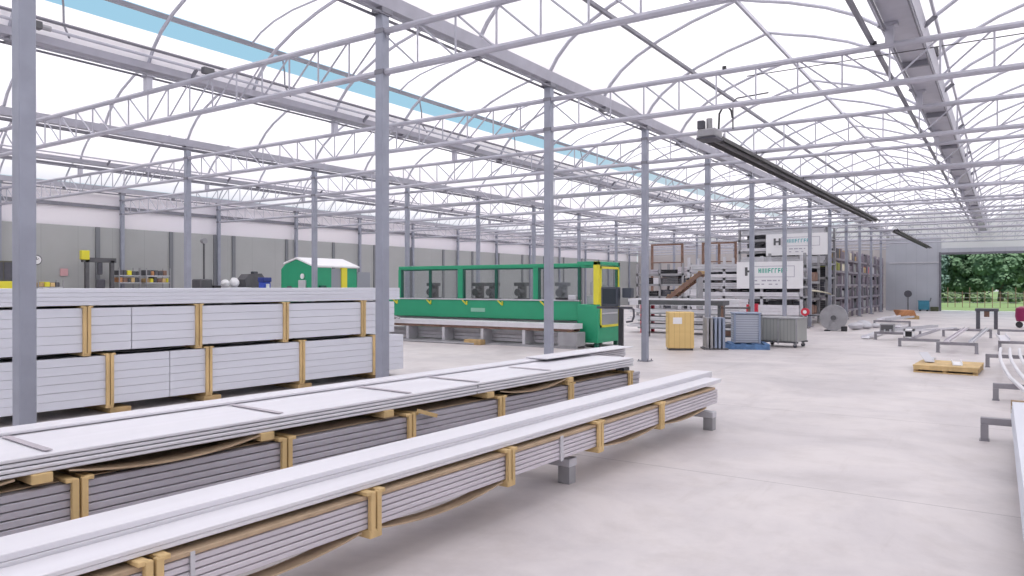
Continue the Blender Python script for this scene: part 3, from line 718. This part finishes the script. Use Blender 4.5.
# ------------------------------------------------------------------ racks and stock behind the front columns
def rack(label, x0, x1, y0, y1, levels, nup, cat='rack', mm=None, alongx=True):
    t = thing('storage_rack', label, cat, (x0, y0, 0)); W_, D_ = x1-x0, y1-y0; mm = mm or GREYM
    zt = levels[-1]+.5
    for k in range(nup):
        for q in (0, 1):
            m = MB()
            if alongx: xx = (W_-.1)*k/(nup-1); yy = (D_-.1)*q
            else: xx = (W_-.1)*q; yy = (D_-.1)*k/(nup-1)
            m.box(xx, xx+.1, yy, yy+.1, 0, zt); part('upright', m, mm, t)
    for z in levels:
        m = MB()
        if alongx:
            for yy in (0, D_-.06): m.box(.0, W_, yy, yy+.06, z-.1, z)
            for k in range(nup): xx = (W_-.1)*k/(nup-1); m.box(xx+.01, xx+.09, 0, D_, z-.06, z)
        else:
            for xx in (0, W_-.06): m.box(xx, xx+.06, 0, D_, z-.1, z)
            for k in range(nup): yy = (D_-.1)*k/(nup-1); m.box(0, W_, yy+.01, yy+.09, z-.06, z)
        part('shelf_beam', m, mm, t)
    return t
RC = random.Random(11)
def fillx(x0, x1, y0, y1, z, hmax, name, grp, dark=.5):
    x = x0+.12
    while x < x1-.25:
        w_ = min(RC.uniform(.3,.95), x1-.1-x); hh = RC.uniform(.8,1)*hmax if dark > .8 else RC.uniform(.45,1)*hmax
        mm = RC.choice([DKGREY, BLACK, BLACK, DARKST]) if RC.random() < dark else RC.choice([WHITEAL, GREYL, PLANKL, PLANKG])
        m = MB(); n = max(1, int(hh/.09))
        for q in range(n): m.box(x+RC.uniform(0,.03), x+w_-RC.uniform(0,.03), y0+.08, y1-.05, z+.001+q*hh/n, z+(q+1)*hh/n-.012)
        tag(part('stock_bundle', m, mm), f'one of the small bundles of metal stock on the {name}', 'bundle', grp); x += w_+RC.uniform(.03,.1)
def longpack(x0, x1, y0, y1, z0, z1, mm, label, n=3):
    t = thing('plank_pack', label, 'plank pack', (x0, y0, z0)); h_ = (z1-z0)/n
    for k in range(n):
        m = MB(); m.box(RC.uniform(0,.12), x1-x0-RC.uniform(0,.12), 0, y1-y0, k*h_, (k+1)*h_-.008); part('plank', m, mm, t)
# rack one (lower banner)
lv = [.32, 1.0, 1.55, 2.08]
rack('long low grey rack with the lower white banner, behind the grey wheeled cart', -11.1, -6.5, 30.0, 31.3, [.46,1.19,1.59,1.94,2.29], 4, mm=GREYL)
for z0_, z1_, mm, nm, n_ in ((.47,.86,WHITEAL,'thick white plank pack on the lowest shelf',3),(1.20,1.36,WHITEAL,'white plank pack on the second shelf',2),(1.60,1.74,GREYL,'pale plank pack on the third shelf',2),(1.95,2.09,WHITEAL,'pale plank pack on the fourth shelf',2),(2.30,2.5,GREYL,'grey plank pack on the top shelf',2)):
    longpack(-11.0,-6.55,29.95,30.4,z0_,z1_,mm,nm+' of the lower banner rack',n_)
for z, hh in ((.47,.6),(1.20,.34),(1.60,.3),(1.95,.3)): fillx(-11.0,-6.55,30.5,31.2,z,hh,'lower banner rack','metal stock darkened as shade, lower banner rack',.93)  # near-black stock stands for the shade between the shelves
rack('tall grey rack with the upper white banner', -10.4, -6.48, 34.8, 36.6, [.4,1.2,2.0,2.62,3.2,3.75], 4)
longpack(-10.3,-6.55,34.75,35.2,3.95,4.3,GREYL,'grey plank pack on the top shelf of the upper banner rack')
longpack(-10.3,-6.55,34.75,35.2,2.63,2.95,GREYL,'grey plank pack just over the lower banner on the tall rack')
longpack(-10.3,-6.55,34.75,35.2,3.21,3.35,WHITEAL,'white plank pack behind the foot of the upper banner',2)
for z, hh in ((.4,.6),(1.2,.6),(2.0,.5),(2.62,.5),(3.2,.45),(3.75,.4)): fillx(-10.3,-6.55,35.3,36.5,z,hh,'upper banner rack','metal stock darkened as shade, upper banner rack',.9)  # stock coloured nearly black for the shade inside this rack
def banner(x0, x1, y, z0, z1, label, col):
    t = thing('banner_sign', label, 'sign', (x0, y, z0)); w_, h_ = x1-x0, z1-z0
    m = MB(); m.box(0, w_, 0, .02, 0, h_); part('sheet', m, WHITE, t)
    m = MB(); a, b, c_, d_ = w_*.26, w_*.88, h_*.42, h_*.84; q = .022
    for bx in ((a,b,c_,c_+q),(a,b,d_-q,d_),(a,a+q,c_,d_),(b-q,b,c_,d_)): m.box(bx[0],bx[1],-.004,0,bx[2],bx[3])
    part('border', m, mat('grey_ink', (.42,.40,.48), .6), t)
    rr = random.Random(5); x = w_*.34; s_ = h_*.17; z_ = h_*.58   # green lettering, too small in the photo to read: letter-like strokes
    while x < w_*.74:
        m = MB(); lw_ = .09; m.box(x, x+.03, -.004, 0, z_, z_+s_)
        if rr.random() < .7: m.box(x+.03, x+lw_, -.004, 0, z_+s_*.38, z_+s_*.60)
        if rr.random() < .7: m.box(x+.03, x+lw_, -.004, 0, z_+s_*.82, z_+s_)
        else: m.box(x+lw_-.03, x+lw_, -.004, 0, z_, z_+s_)
        part('letter', m, col, t); x += .125
    m = MB(); x = w_*.28
    while x < w_*.78: m.box(x, x+rr.uniform(.06,.2), -.004, 0, h_*.27, h_*.32); x += rr.uniform(.2,.28)
    x = w_*.28
    while x < w_*.70: m.box(x, x+rr.uniform(.06,.2), -.004, 0, h_*.14, h_*.18); x += rr.uniform(.2,.28)
    part('small_print', m, MATS['grey_ink'], t)
    m = MB(); lx, lz, ls = w_*.13, h_*.48, h_*.32
    m.box(lx, lx+ls*.3, -.005, 0, lz, lz+ls); m.box(lx+ls*.7, lx+ls, -.005, 0, lz, lz+ls); m.box(lx+ls*.3, lx+ls*.7, -.005, 0, lz+ls*.4, lz+ls*.62)
    part('emblem', m, DKGREY, t)
banner(-9.0, -6.46, 29.9, 1.50, 2.56, 'lower white banner with green lettering hung on the long low rack', mat('banner_green', (.02,.40,.30), .6))
banner(-9.1, -6.46, 34.66, 2.98, 3.95, 'upper white banner with teal lettering hung on the tall rack', mat('banner_teal', (.10,.42,.48), .6))
MAUVE = mat('mauve_grey', (.20,.16,.20), .6, 0, .2, 4)
# tall side racks running away along the columns
for k in range(5):
    y0_ = 38.0+k*3.35; zt = [.4,1.05,1.7,2.35,2.95]
    rack(f'tall shelving unit facing the aisle, {ORD[k]} past the banners', -8.1, -6.72, y0_, y0_+3.2, zt, 3, alongx=False, mm=mat('rack_mauve', (.30,.27,.32), .5, .2))
    for li, z in enumerate(zt):
        yy = y0_+.12
        while yy < y0_+2.9:
            w_ = RC.uniform(.5,.95); w_ = min(w_, y0_+3.08-yy); hh = RC.uniform(.25,.5)
            mm = RC.choice([DKGREY, DARKST, DARKST, MAUVE, GREYM, BLACK, MAUVE] if li < 3 else [GREYL, CREAM, GREYM, MAUVE, PLANKG, PINED, DARKST])  # dark crates on lower levels stand in for the unlit space behind
            if k == 0 and li == 3: mm = OLIVE if yy < y0_+1.5 else CREAM
            if RC.random() < .02: mm = RED
            m = MB(); m.box(-7.6, -6.80, yy, yy+w_-.04, z+.001, z+hh, .02)
            tag(part('shelf_crate', m, mm), f'one of the crates on the {ORD[k]} shelving unit past the banners', 'crate', f'crates on shelving unit {ORD[k]}'); yy += w_+.05
# end bay between rack two and side racks + behind reel
rack('short grey shelf bay right of the lower banner, behind the big reel', -8.2, -6.72, 31.6, 34.4, [.4,1.1,1.8,2.45], 2, alongx=False)
for li, z in enumerate((.4,1.1,1.8)):
    yy = 31.75
    while yy < 34.1:
        m = MB(); w_ = RC.uniform(.35,.7); m.box(-7.8,-6.8,yy,yy+w_,z+.001,z+RC.uniform(.25,.45),.02); tag(part('shelf_crate', m, RC.choice([DKGREY, RUST, GREYM, BLACK, RUST])), 'one of the dark crates in the short bay behind the big reel', 'crate', 'crates behind the reel'); yy += w_+.08
m = MB(); m.sheet([[(-6.75,31.8,1.42),(-6.2,31.9,1.36)],[(-6.75,33.5,1.45),(-6.1,33.4,1.3)],[(-6.75,34.2,1.40),(-6.2,34.2,1.22)]]); m.sheet([[(-6.75,31.8,1.40),(-6.2,31.9,1.34)],[(-6.75,33.5,1.43),(-6.1,33.4,1.28)],[(-6.75,34.2,1.38),(-6.2,34.2,1.20)]])
tag(part('cream_cloth', m, CREAM), 'cream cloth hanging out of the shelf above the big reel', 'cloth')
# far-left racks and frames
rack('grey shelf rack of small parts left of the banner rack, behind the tilted conveyor', -15.2, -11.6, 34, 35.2, [.5,1.1,1.7,2.2], 4)
for z in (.5,1.1,1.7,2.2): fillx(-15.1,-11.7,34.0,35.1,z,.42,'rack behind the tilted conveyor','stock behind the conveyor',.35)
for k, (xa, xb) in enumerate(((-16.9,-15.1),(-13.9,-12.1))):
    t = thing('open_rack', 'tall rust brown open steel frame, '+('left' if k == 0 else 'right')+' one behind the conveyor rack', 'rack', (xa, 40, 0))
    for xx in ((0, xb-xa) if k == 0 else (0, .9, xb-xa)):
        m = MB(); m.box(xx-.06,xx+.06,-.05,.05,0,4.0); part('post', m, RUST, t)
    m = MB(); m.box(0,xb-xa,-.04,.04,3.9,4.0); m.box(0,xb-xa,-.04,.04,2.9,2.96); m.box(0,xb-xa,-.04,.04,2.0,2.08); part('cross_bar', m, RUST, t)
t = thing('tilted_conveyor', 'rusty orange conveyor sloping up to the right left of the banners', 'conveyor', (-10.7, 27, 0))
p0, p1 = Vector((-.1,0,1.1)), Vector((1.25,0,2.1))
for yy in (0,.5): part('side_rail', MB().beam(p0+Vector((0,yy,0)), p1+Vector((0,yy,0)), .06,.16), RUST, t)
m = MB()
for k in range(9):
    p = p0+(p1-p0)*(k+.5)/9; m.box(p.x-.05,p.x+.05,-.02,.52,p.z+.0,p.z+.12)
part('slat', m, PINED, t)
for xx, zz in ((.1,1.2),(1.1,1.95)): part('leg', MB().box(xx-.04,xx+.04,.0,.5,0,zz), GREYM, t)
t = thing('plank_rack', 'low rack with layered long white planks and red end posts', 'rack', (-10.6, 23.6, 0))
for k in range(4): part('red_post', MB().box(.2+k*.0+ (0 if k<2 else 3.6), .3+(0 if k<2 else 3.6), (k%2)*.9, .1+(k%2)*.9, 0, 1.02), RED, t)
for z in (.2,.45,.7): part('bearer', MB().box(.1,3.9,.0,1.0,z-.05,z), GREYM, t)
for k, z in enumerate((.2,.45,.7,.95)):
    longpack(-10.9,-7.0,23.6,24.6,z+.001,z+(.12 if k<3 else .22),WHITEAL,f'layer of long white planks in the red-posted rack, {("lowest","second","third","top")[k]}',2)
m = MB(); m.box(-9.6,-6.9,21.6,22.2,1.02,1.16,.01); m.box(-9.5,-9.4,21.7,22.1,0,1.02); m.box(-7.1,-7.0,21.7,22.1,0,1.02); tag(part('dark_table', m, DKGREY), 'dark narrow table behind the yellow cupboard', 'table')

# things at the foot of the front columns
t = thing('plywood_cupboard', 'yellow plywood cupboard with a paper label, left of the pallet crate', 'cupboard', (-6.95, 17.5, 0), math.radians(28))
part('body', MB().box(-.02,.62,.03,.55,.05,.95,.01), CUPB, t)
part('door', MB().box(0,.60,0,.03,.06,.94,.005), CUPB, t); part('paper_label', MB().box(.1,.32,-.004,0,.66,.82), WHITE, t, label='white paper label')
part('foot_rail', MB().box(0,.6,.05,.5,0,.05), DKGREY, t)
t = thing('plate_stack', 'grey ribbed plates leaning upright right of the yellow cupboard', 'plates', (-6.28, 18.15, 0), math.radians(28))
for k in range(5):
    part('plate', MB().box(.06+k*.10,.12+k*.10,.0,.6,.04,.80,.004), GREYM if k < 2 else BLUEG, t)
part('base_rail', MB().box(0,.6,0,.6,0,.035), DKGREY, t)
def pallet(name, label, loc, rz, w_, d_, h_, mm, top=5, cat='pallet', label2=None):
    t = thing(name, label, cat, loc, rz)
    for k in range(top):
        x = (w_-.12)*k/(top-1); part('deck_board', MB().box(x, x+.12, 0, d_, h_-.02, h_, .003), mm, t)
    for yy in (0, d_/2-.04, d_-.08): part('stringer', MB().box(0, w_, yy, yy+.08, .02, h_-.02, .003), mm, t)
    part('bottom_board', MB().box(0, w_, 0, .08, 0, .02).box(0, w_, d_-.08, d_, 0, .02), mm, t)
    return t
pallet('blue_pallet', 'blue wooden pallet under the blue-grey crate', (-6.05, 18.55, 0), math.radians(22), 1.25, 1.0, .14, PALB)
t = thing('ribbed_crate', 'blue-grey ribbed plastic crate standing on the blue pallet', 'crate', (-5.78, 18.95, .141), math.radians(24))
part('body', MB().box(0,.66,0,.6,0,.74,.02), RIBBED, t)
part('rim', MB().box(-.02,.68,-.02,.62,.74,.78,.01), BLUEG, t)
for xx in (0,.61): part('corner_rib', MB().box(xx,xx+.05,-.03,0,0,.74), BLUEG, t)
t = thing('rusty_rack', 'narrow rusty rack of boards between the plates and the blue-grey crate', 'rack', (-6.45, 20.0, 0), math.radians(20))
for xx in (0,.7): part('post', MB().box(xx,xx+.07,0,.07,0,1.05), RUST, t)
for z in (.2,.45,.7,.98): part('shelf', MB().box(0,.77,0,.5,z,z+.04), DKGREY, t)
part('wood_scraps', MB().box(.08,.65,.05,.45,.24,.36).box(.3,.45,-.05,.4,.49,.66), RUST, t)
t = thing('mesh_cart', 'grey metal box cart on castors right of the crate', 'cart', (-5.42, 20.05, 0), math.radians(-6))
part('box', MB().box(0,.98,0,.75,.16,.74,.01), CAGE, t)
part('rim', MB().box(-.02,1.0,-.02,.77,.74,.78,.005), GREYM, t)
for xx in (0,.47,.94): part('post', MB().box(xx,xx+.04,-.02,0,.10,.74), GREYM, t)
part('lower_frame', MB().box(-.02,1.0,-.02,.02,.12,.16), DKGREY, t); part('lower_frame', MB().box(-.02,1.0,.73,.77,.12,.16), DKGREY, t)
for xx in (.08,.90):
    for yy in (.06,.69):
        w_ = part('castor', MB().tube([(xx,yy-.02,.05),(xx,yy+.02,.05)], .05, 12), DARKST, t)
        part('castor_fork', MB().box(xx-.03,xx+.03,yy-.028,yy+.028,.055,.125), GREYM, w_)
# big reel
t = thing('cable_reel', 'large round grey drum reel on edge in front of the tall shelves', 'reel', (-5.1, 28.45, .47), math.radians(8))
def disc(y0, y1, r_, n=28): return MB().tube([(0,y0,0),(0,y1,0)], r_, n)
part('front_flange', disc(-.24,-.20,.46), GREYM, t); part('rear_flange', disc(.20,.24,.46), GREYL, t); part('drum', disc(-.20,.20,.36), mat('reel_grey', (.40,.39,.40), .5, .2, .25, 9), t)
part('hub', disc(-.28,-.24,.09,14), DKGREY, t)
m = MB()
for k in range(6):
    a = k*PI/3; m.beam((math.cos(a)*.09,-.255,math.sin(a)*.09),(math.cos(a)*.43,-.255,math.sin(a)*.43), .03,.03)
part('spoke', m, GREYM, t)
part('cradle', MB().box(-.3,-.1,-.3,.3,-.47,-.44).box(.25,.45,-.28,.1,-.47,-.30,.02), BLACK, t)
t = thing('hose_reel', 'red hose reel with a black arm left of the big drum', 'hose reel', (-6.3, 29.6, 0))
part('stand', MB().box(-.04,.04,-.04,.04,0,.62).box(-.15,.15,-.15,.15,0,.03), DKGREY, t)
part('drum', MB().tube([(0,-.12,.62),(0,.02,.62)], .15, 16), RED, t, label='red drum'); part('hub', MB().tube([(0,-.13,.62),(0,-.12,.62)], .07, 12), WHITE, t)
part('arm', MB().tube([(.05,0,.5),(.5,-.1,.48),(.75,-.1,.55)], .02, 6), BLACK, t)
for k, (x, y, s_) in enumerate(((-4.55,29.6,.3),(-4.3,30.3,.26),(-4.6,31.6,.3),(-4.1,31.2,.2))):
    blob('plastic_wrap', (x, y, 0), s_*.9, s_*.8, s_*.9, GREYL, f'crumpled heap of white wrap on the floor right of the big drum, {ORD[k]}', 'wrap', 20+k)
# orange heap pallet, bin, stand by the end wall
pallet('low_pallet', 'dark low pallet with orange boards far down the aisle', (-4.35, 40.3, 0), .2, .95, 1.2, .16, PINED)
for k in range(4):
    tag(part('orange_board', MB().box(0,.8-.06*k,0,1.0,0,.06), ORANGE, None, (-4.35+.05*k, 40.4, .165+k*.065), .2+.08*k), f'orange board on the far dark pallet, {("bottom","second","third","top")[k]} of the heap', 'board', 'orange boards on the far pallet')
t = thing('blue_bin', 'teal blue wheeled bin against the end wall left of the open door', 'bin', (-4.6, 53.6, 0))
part('body', MB().box(0,.6,0,.5,.1,.62,.02), TEAL, t); part('lid', MB().box(-.03,.63,-.03,.53,.62,.68,.01), TEAL, t); part('wheels', MB().tube([(.1,.0,.05),(.1,.5,.05)], .05, 8).tube([(.5,.0,.05),(.5,.5,.05)], .05, 8), BLACK, t)
part('push_handle', MB().tube([(.63,0,.6),(.7,0,.85),(.7,.5,.85),(.63,.5,.6)], .015, 5), DKGREY, t)
t = thing('pedestal_fan', 'small dark pedestal fan by the end wall left of the blue bin', 'fan', (-5.15, 53.4, 0))
part('pole', MB().tube([(0,0,0),(0,0,1.0)], .03, 8), DKGREY, t); part('head', MB().tube([(0,-.1,1.1),(0,.05,1.1)], .22, 14), DARKST, t); part('base', MB().tube([(0,0,0),(0,0,.04)], .2, 14), DKGREY, t)
m = MB(); m.box(-3.95,-3.5,53.9,54.3,0,.28,.03); tag(part('dark_sack', m, mat('dark_moss', (.08,.09,.05), .8)), 'dark low sack on the floor against the door jamb', 'sack')

# ------------------------------------------------------------------ low trestles on the floor right
def trestle(x0, x1, y, h_, label, rz=0., mm=None, lw=.07):
    t = thing('low_trestle', label, 'trestle', (x0, y, 0), rz, 'low steel trestles')
    w_ = x1-x0; mm = mm or mat('trestle_grey', (.30,.29,.32), .5, .2, .1, 4)
    part('beam', MB().box(0,w_,-.04,.04,h_-.07,h_,.004), mm, t)
    for xx in (0, w_-lw):
        part('leg', MB().box(xx,xx+lw,-.05,.05,.012,h_-.07,.004), mm, t); part('foot_plate', MB().box(xx-.01,xx+lw+.01,-.06,.06,0,.012), mm, t)
    return t
T = [(-.21,1.1,8.45+.67,.24,'grey low trestle nearest the camera at the right edge, carrying the pale panels'),
     (-.14,1.1,12.41,.24,'second low trestle back at the right edge'),
     (-.32,1.0,17.4,.26,'third low trestle at the right edge, under the bent white hoops'),
     (-.14,1.1,21.8,.26,'fourth low trestle at the right edge, under a short white profile'),
     (-1.38,-.52,20.6,.26,'low trestle directly behind the pine pallet'),
     (-2.36,-1.4,22.1,.22,'low trestle left of the one behind the pine pallet'),
     (-3.26,-2.35,24.5,.24,'low trestle farthest left, holding the small grey box'),
     (-1.66,-.33,27.2,.26,'long low trestle in front of the dark steel bench'),
     (-.2,1.2,27.6,.26,'low trestle right of the dark steel bench'),
     (-4.43,-3.1,33.1,.22,'far low trestle beside the white wrap heaps'),
     (-3.4,-2.3,27.9,.22,'low trestle behind the small grey box')]
for x0_, x1_, y_, h_, lab in T: trestle(x0_, x1_, y_, h_, lab)
def profile(p0, p1, w_, h_, label, mm=None, name='aluminium_profile'):
    p0, p1 = Vector(p0), Vector(p1); L = (p1-p0).length; rz = math.atan2(p1.y-p0.y, p1.x-p0.x)-PI/2
    t = MB(); t.prism([(-w_/2,0),(w_/2,0),(w_/2,h_),(w_/2-.01,h_),(w_/2-.01,.012),(-w_/2+.01,.012),(-w_/2+.01,h_),(-w_/2,h_)], 1, 0, L)
    return tag(part(name, t, mm or GREYL, None, p0, rz), label, 'profile')
# right edge panel stack on nearest trestles
t = thing('panel_pack', 'pale pinkish panels cut by the right edge, on the nearest trestles', 'panel stack', (.09, 3.9, .242), math.radians(.4))
for k in range(4): part('panel', MB().box(.0+.004*k,.62,0,5.4,k*.04,(k+1)*.04-.004,.003), PANEL1, t)
part('end_board', MB().box(0,.62,5.4,5.43,0,.17), CARD, t)
for k in range(4):
    m = MB(); a = k*.16
    m.tube([(.42+a,9.6,.27),(.30+a,10.6,.275),(.20+a,11.5,.275),(.07+a,12.8,.28),(.0+a,14.0,.29),(-.06+a,15.5,.295),(-.08+a,17.0,.295),(-.07+a,18.6,.295)], .028, 8)
    tag(part('bent_hoop', m, WHITEAL, smooth=True), f'white bent roof hoop lying on the right-edge trestles, {("outermost left","second from left","third from left","innermost")[k]}', 'hoop', 'bent white hoops')
profile((-.66,20.4,.262),(-.45,27.3,.262),.10,.06,'long grey profile lying lengthwise beyond the pine pallet', GREYL)
profile((.0,21.6,.262),(-.1,24.0,.262),.22,.08,'short wide white profile on the fourth right-edge trestle', WHITEAL)
profile((-1.15,20.4,.262),(-1.0,27.4,.262),.12,.06,'slanted pinkish profile behind the pine pallet', PLANKL)
profile((-2.9,24.3,.242),(-1.9,28.1,.242),.16,.08,'pale profile crossing the two left trestles', GREYL)
profile((-2.6,24.4,.242),(-1.3,27.4,.27),.10,.05,'thin silver profile slanting toward the steel bench', WHITEAL)
profile((-3.5,24.5,.02),(-3.3,33.0,.02),.25,.08,'long white profile on the floor left of the trestles', WHITEAL)
profile((-2.0,22.0,.222),(-1.7,26.6,.222),.09,.05,'short grey profile on the trestle left of the pallet', PLANKG)
profile((-3.9,33.0,.222),(-3.4,36.8,.222),.20,.08,'pale profile on the far trestle', GREYL)
profile((-4.2,33.0,.222),(-4.0,37.5,.222),.20,.08,'leftmost pale profile on the far trestle', WHITEAL)
t = thing('vent_box', 'small dark grey vented box on the leftmost trestle', 'box', (-3.1, 24.42, .242))
part('body', MB().box(0,.38,0,.3,0,.24,.01), GREYM, t); part('grille', MB().box(.03,.35,-.006,0,.04,.20), DKGREY, t)
t = thing('square_duct', 'small white square duct with a dark opening on the left trestles', 'duct', (-2.25, 22.2, .222))
part('shell', MB().box(0,.04,0,.4,0,.22).box(.2,.24,0,.4,0,.22).box(0,.24,0,.4,.18,.22).box(0,.24,0,.4,0,.03), WHITE, t); part('opening_shade', MB().box(.04,.2,.05,.4,.03,.18), BLACK, t)  # solid black block stands for the shade inside the duct opening
# pine pallet with parts
t = thing('pine_pallet', 'pale pine pallet alone on the open floor with metal offcuts', 'pallet', (-1.42, 15.62, 0), math.radians(-3))
for k in range(8): part('deck_board', MB().box(-.02+random.uniform(0,.02), 1.02+random.uniform(0,.02), k*.156, k*.156+.146, .115, .138, .003), PINE, t)
for xx in (0, .47, .94): part('stringer', MB().box(xx, xx+.08, .02, 1.21, .02, .115, .003), PINED, t)
for yy in (0, 1.21): part('face_board', MB().box(0, 1.02, yy, yy+.02, .055, .115), PINE, t)
for yy in (0, 1.13): part('bottom_board', MB().box(0, 1.02, yy, yy+.10, 0, .02), PINE, t)
t = thing('metal_offcut', 'crumpled silver offcut at the left of the pine pallet', 'offcut', (-1.18, 16.1, .141), .5)
part('sheet', MB().beam((0,0,.02),(.1,.5,.16),.16,.01).beam((.05,.1,.0+.03),(.25,.45,.05),.1,.05), GREYL, t)
profile((-.72,15.85,.141),(-.78,16.6,.141),.16,.05,'short white offcut at the right of the pine pallet', WHITE, 'metal_offcut')
# dark bench
t = thing('steel_bench', 'dark steel bench frame standing before the open door', 'bench', (-.9, 32.6, 0))
for xx in (0,.56):
    for yy in (0,.5): part('leg', MB().box(xx,xx+.12,yy,yy+.12,0,.66), DARKST, t)
part('top', MB().box(-.03,.71,-.02,.64,.66,.76,.01), DARKST, t); part('vice', MB().box(.25,.42,.1,.35,.45,.66,.01), RUST, t)
# magenta machine
t = thing('floor_machine', 'dark magenta wheeled floor machine cut by the right edge', 'machine', (.58, 34.5, 0))
part('tank', MB().tube([(0,0,.25),(0,0,.45),(0,0,.75),(0,0,.82)], [.22,.26,.24,.1], 16), MAGENTA, t, smooth=True); part('wheels', MB().tube([(-.12,-.15,.12),(-.12,.15,.12)], .12, 12), BLACK, t)
part('handle', MB().tube([(0,.1,.7),(.3,.3,1.1)], .02, 6), DKGREY, t)
# ------------------------------------------------------------------ outdoors
g = MB(); g.box(-60, 60, YR+.3, 260, -.12, -.03); o = part('ground_outside', g, GRASS); o['kind'] = 'structure'; o.name = 'ground'
g = MB(); g.box(-4.5, 4.5, YR+.2, YR+1.7, -.06, .005); o = part('door_apron', g, mat('pale_gravel', (.8,.8,.78), .9, 0, .1, 20)); o['kind'] = 'structure'; o.name = 'trim_4'
t = thing('wire_fence', 'rusty post and rail fence across the grass outside the open door', 'fence', (-8, 66, 0))
for k in range(30): part('post', MB().box(k*.48,k*.48+.045,0,.045,-.03,1.2 if k%3 else 1.5), RUST, t)
for z in (.35,.7,1.05): part('rail', MB().box(0,14.4,.01,.05,z,z+.03), GREYM, t)
def foliage(n, size, rx, ry, rz_, zc, seed, leaf=.35):
    rr = random.Random(seed); m = MB(); clumps = []
    for k in range(n):
        while True:
            p = Vector((rr.uniform(-1,1), rr.uniform(-1,1), rr.uniform(-1,1)))
            if p.length < 1: break
        clumps.append((Vector((p.x*rx, p.y*ry, zc+p.z*rz_)), rr.uniform(.6,1.2)*size))
    for c0, s_ in clumps:
        N = 90
        for j in range(N):
            d = Vector((rr.gauss(0,1), rr.gauss(0,1), rr.gauss(0,1))).normalized(); p = c0+d*s_*rr.uniform(.75,1.05)
            u = d.cross(Vector((rr.uniform(-1,1),rr.uniform(-1,1),1))).normalized(); v = (d*.7+d.cross(u)).normalized(); l = leaf*rr.uniform(.6,1.3)
            m.add([p-u*l-v*l*.6, p+u*l-v*l*.6, p+u*l*.7+v*l*.7, p-u*l*.7+v*l*.7], [(0,1,2,3)])
        o_ = len(m.v)
        # solid inner mass of the clump
        K, M_ = 5, 8; vs = []; fs = []
        for a in range(K+1):
            for b in range(M_):
                q = s_*.8*(1+rr.uniform(-.12,.12)); vs.append(c0+Vector((math.sin(PI*a/K)*math.cos(2*PI*b/M_), math.sin(PI*a/K)*math.sin(2*PI*b/M_), math.cos(PI*a/K)))*q)
        for a in range(K):
            for b in range(M_): fs.append((a*M_+b,(a+1)*M_+b,(a+1)*M_+(b+1)%M_,a*M_+(b+1)%M_))
        m.add(vs, fs)
    return m
TR = [(-17.5,96,5,0),(-12.2,92,4.6,2),(-7.2,95,5.2,2),(-3.6,99,4.8,0),(-.4,94,5,0),(3.0,98,4.6,1),(6.8,94,5.2,0),(12,96,5,1),(-22.5,98,5,1)]
TN = ['far left dark','bluish green','dark left of middle','dark middle','broad light green','light green right of middle','dark right','far right light','outer left light']
TR += [(-14.8,103,0,0),(-9.7,104,0,1),(-5.4,105,0,0),(-2.2,104,0,1),(1.3,105,0,0),(5.0,104,0,0),(9.4,104,0,1)]
TN += ['back-row outer left','back-row left','back-row left of middle','back-row middle','back-row right of middle','back-row right','back-row outer right']
for k, (x, y, s_, mi) in enumerate(TR):
    t = thing('leafy_tree', f'{TN[k]} leafy tree beyond the fence, seen through the open door', 'tree', (x, y, -.03), 0, 'trees outside the door')
    part('trunk', MB().tube([(0,0,0),(.1,0,1.5),(.05,.1,3.0)], [.3,.22,.15], 8), BARK, t, smooth=True)
    br = y > 100
    part('crown', foliage(34, .95, 2.3 if br else 1.75, 1.3, 3.3 if br else 2.9, 3.9 if br else 3.7, 40+k, .17), TREEM[mi], t)
for k, x in enumerate((-13,-10,-7.2,-4.6,-2,.6,3.4,6.2,9)):
    t = thing('hedge_bush', f'pale green low bush in the hedge line behind the fence, number {k+1} from the left' if False else f'low green bush in the hedge before the trees, {("outer left","far left","left","left of middle","just left of middle","middle","just right of middle","right","far right")[k]}', 'bush', (x, 84, -.2), 0, 'hedge bushes')
    part('leaves', foliage(14, .42, .95, .4, .35, .7, 80+k, .10), mat('hedge_green', (.19,.26,.13), .85, 0, 0, 2, .4, col2=(.11,.17,.08)), t)

# ------------------------------------------------------------------ light
wd = bpy.data.worlds.new('sky'); SC.world = wd; wd.use_nodes = True; nt = wd.node_tree; nt.nodes.clear()
o = nt.nodes.new('ShaderNodeOutputWorld'); b = nt.nodes.new('ShaderNodeBackground'); tc = nt.nodes.new('ShaderNodeTexCoord'); sp = nt.nodes.new('ShaderNodeSeparateXYZ')
rp = nt.nodes.new('ShaderNodeValToRGB'); e = rp.color_ramp.elements
e[0].position = 0; e[0].color = (.92,.94,.96,1); e[1].position = .85; e[1].color = (1.0,1.0,1.02,1)
for p_, c_ in ((.10,(.80,.90,.98,1)),(.20,(.50,.84,1.05,1)),(.42,(.44,.78,1.04,1)),(.60,(.90,.94,.98,1))): x_ = e.new(p_); x_.color = c_
nt.links.new(tc.outputs['Generated'], sp.inputs[0]); nt.links.new(sp.outputs['Z'], rp.inputs[0]); nt.links.new(rp.outputs[0], b.inputs[0]); b.inputs[1].default_value = .85
nt.links.new(b.outputs[0], o.inputs[0])
sd = bpy.data.lights.new('sun', 'SUN'); sd.energy = 6.5; sd.angle = math.radians(2); sd.color = (1,.962,.955)
so = bpy.data.objects.new('sun', sd); COL.objects.link(so)
so.rotation_euler = Vector((.28,-.22,1.0)).to_track_quat('Z','Y').to_euler()
SC.view_settings.view_transform = 'Standard'; SC.view_settings.look = 'None'; SC.view_settings.gamma = 1; SC.view_settings.use_curve_mapping = False
SC.view_settings.exposure = -.13
